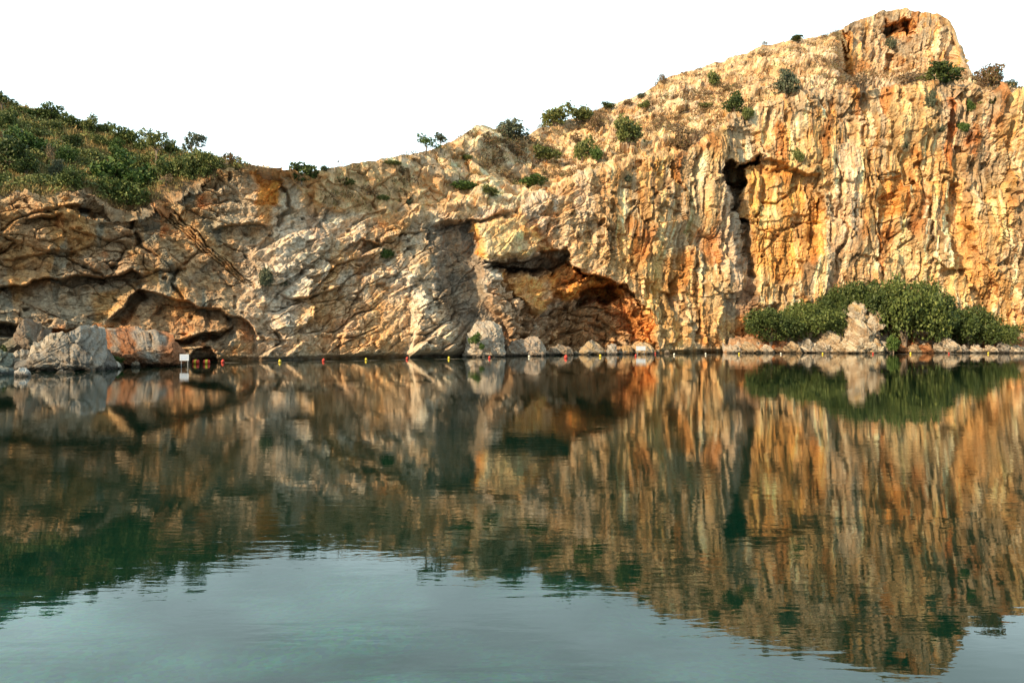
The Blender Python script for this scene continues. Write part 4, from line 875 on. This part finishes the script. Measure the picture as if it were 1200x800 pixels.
BU = [(261, 424.8, 'r', 1.25, 'red buoy nearest the pair of striped floats'), (328, 424.5, 'y', 1.1, 'leftmost yellow buoy of the line'), (379, 423.3, 'r', 1.15, 'red buoy between the two leftmost yellow ones'),
      (429, 422.3, 'y', 1, 'second yellow buoy from the left, below the cliff centre'), (477, 421.2, 'r', 1.1, 'red buoy below the grey buttress'), (526, 420.5, 'y', 1, 'yellow buoy left of the tall upright boulder'),
      (573.5, 420.0, 'r', 1.05, 'red buoy in front of the tall upright boulder'), (620, 418.8, 'p', .95, 'pale buoy in front of the low beige boulder'), (663, 419.6, 'r', 1.55, 'biggest red buoy, in front of the cave mouth'),
      (703.5, 418.0, 'y', 1.1, 'yellow buoy in front of the tan dome boulder'), (745, 417.4, 'r', 1.0, 'red buoy just left of the white cave sign'), (768, 414.9, 'r', .8, 'small red buoy right of the white cave sign'),
      (790, 416.2, 'p', .95, 'pale buoy right of the cave'), (827, 415.6, 'p', .85, 'pale buoy under the fluted cliff'), (866, 415.4, 'y', .85, 'yellow buoy at the left end of the thicket shore'),
      (915, 415.2, 'p', .8, 'pale buoy off the left half of the thicket'), (964, 415.2, 'y', .85, 'yellow buoy left of the cream rock stack'), (1023, 415.0, 'r', .85, 'red buoy before the cream rock stack'),
      (1067, 414.9, 'y', .95, 'yellow buoy right of the cream rock stack'), (1112, 414.8, 'r', .75, 'small red buoy off the broad whitish rock'), (1158, 414.6, 'y', .8, 'last yellow buoy near the right edge')]
GB = 'buoys along the swimming line'
prof = [(.02, -.17), (.10, -.15), (.155, -.07), (.17, .02), (.155, .10), (.11, .17), (.06, .21), (.055, .25), (.02, .27)]
bme = {}; bpos = []
for k, (px, py, c_, s_, lab) in enumerate(BU):
    Dp = WD(py); X, Y, Z = WP(px, py, Dp); bpos.append((X, Y)); mt = {'r': M_RED, 'y': M_YEL, 'p': M_PALE}[c_]
    r_ = empty('buoy', (X, Y, .07), lab, 'buoy', GB); s_ *= .70; r_.scale = (s_, s_, s_); r_.rotation_euler = (R(6*math.sin(k*2.3)), R(7*math.cos(k*3.1)), 0)
    if c_ not in bme:
        a = lathe('body', prof, mt, r_); b_ = lathe('collar', [(.172, -.015), (.186, -.005), (.186, .02), (.172, .03)], M_RUB, r_); bme[c_] = (a, b_)
    else:
        for src in bme[c_]:
            q = src.copy(); C.objects.link(q); q.parent = r_
# the rope that carries them, sagging at the waterline
pth = []
for (a, b) in zip(bpos[:-1], bpos[1:]):
    for u in np.linspace(0, 1, 8, endpoint=False): pth.append((a[0]+(b[0]-a[0])*u, a[1]+(b[1]-a[1])*u-.35*math.sin(math.pi*u), .012-.03*math.sin(math.pi*u)))
pth.append((bpos[-1][0], bpos[-1][1], .01))
rme = twigs([(pth, .018, .018)], 'buoy_rope'); rme.materials.clear(); rme.materials.append(M_ROPE)
ro = bpy.data.objects.new('buoy_rope', rme); C.objects.link(ro); meta(ro, 'thin dark rope strung between the buoys at the waterline', 'rope')
# two striped floats in front of the low dark hollow
for k, (px, lab) in enumerate([(229.5, 'left of the two red and yellow striped floats by the dark hollow'), (242, 'right of the two red and yellow striped floats by the dark hollow')]):
    Dp = 65.5; X, Y, _ = WP(px, 425, Dp); fl = empty('float', (X, Y, .16), lab, 'float', 'red and yellow striped floats'); fl.rotation_euler = (0, R(90), R(12 if k else -8)); fl.scale = (1.15, 1.15, .80)
    lathe('red_end', [(.02, -.36), (.12, -.34), (.17, -.26), (.175, -.12)], M_RED, fl); lathe('yellow_band', [(.176, -.12), (.185, -.08), (.185, .08), (.176, .12)], M_YEL, fl)
    lathe('red_end', [(.175, .12), (.17, .26), (.12, .34), (.02, .36)], M_RED, fl)
    lathe('rope_eye', [(.03, .36), (.045, .39), (.03, .42)], M_RUB, fl)
# signs
def box(name, x0, x1, y0, y1, z0, z1, mat, parent):
    return mesh_obj(name, [(x0, y0, z0), (x1, y0, z0), (x1, y1, z0), (x0, y1, z0), (x0, y0, z1), (x1, y0, z1), (x1, y1, z1), (x0, y1, z1)],
                    [(0, 3, 2, 1), (4, 5, 6, 7), (0, 1, 5, 4), (1, 2, 6, 5), (2, 3, 7, 6), (3, 0, 4, 7)], mat, parent)
M_WHITE = noisy('white_paint', (.52, .57, .64), (.46, .50, .56), 4, .5); M_POST = noisy('steel_post', (.25, .25, .26), (.18, .18, .18), 9, .5); M_BLUE = noisy('blue_print', (.25, .36, .58), (.22, .32, .5), 20, .6)
def sign(px, ytop, wpx, hpx, D_, z0, lab, lines):
    X, Y, Z = WP(px, ytop, D_); w_ = wpx/FPX*D_; h_ = hpx/FPX*D_; r_ = empty('sign', (X, Y, z0), lab, 'sign')
    zt = Z-z0
    box('panel', -w_/2, w_/2, -.02, .02, zt-h_, zt, M_WHITE, r_)
    for sx in (-1, 1): box('post', sx*w_*.36-.025, sx*w_*.36+.025, .0215, .07, -.4, zt-.05, M_POST, r_)
    if lines:
        for i in range(3): box('printed_line', -w_*.4, w_*(.38-.12*(i == 2)), -.024, -.0205, zt-h_*(.3+.24*i)-.02, zt-h_*(.3+.24*i)+.02, M_BLUE, r_)
sign(216, 415, 10.5, 7.5, 60.2, 0, 'white notice board with faint blue lines beside the rust-stained boulder', True)
sign(751, 405.5, 11, 5, 88.6, 0, 'small blank white notice board on the yellowish cave boulder', False)
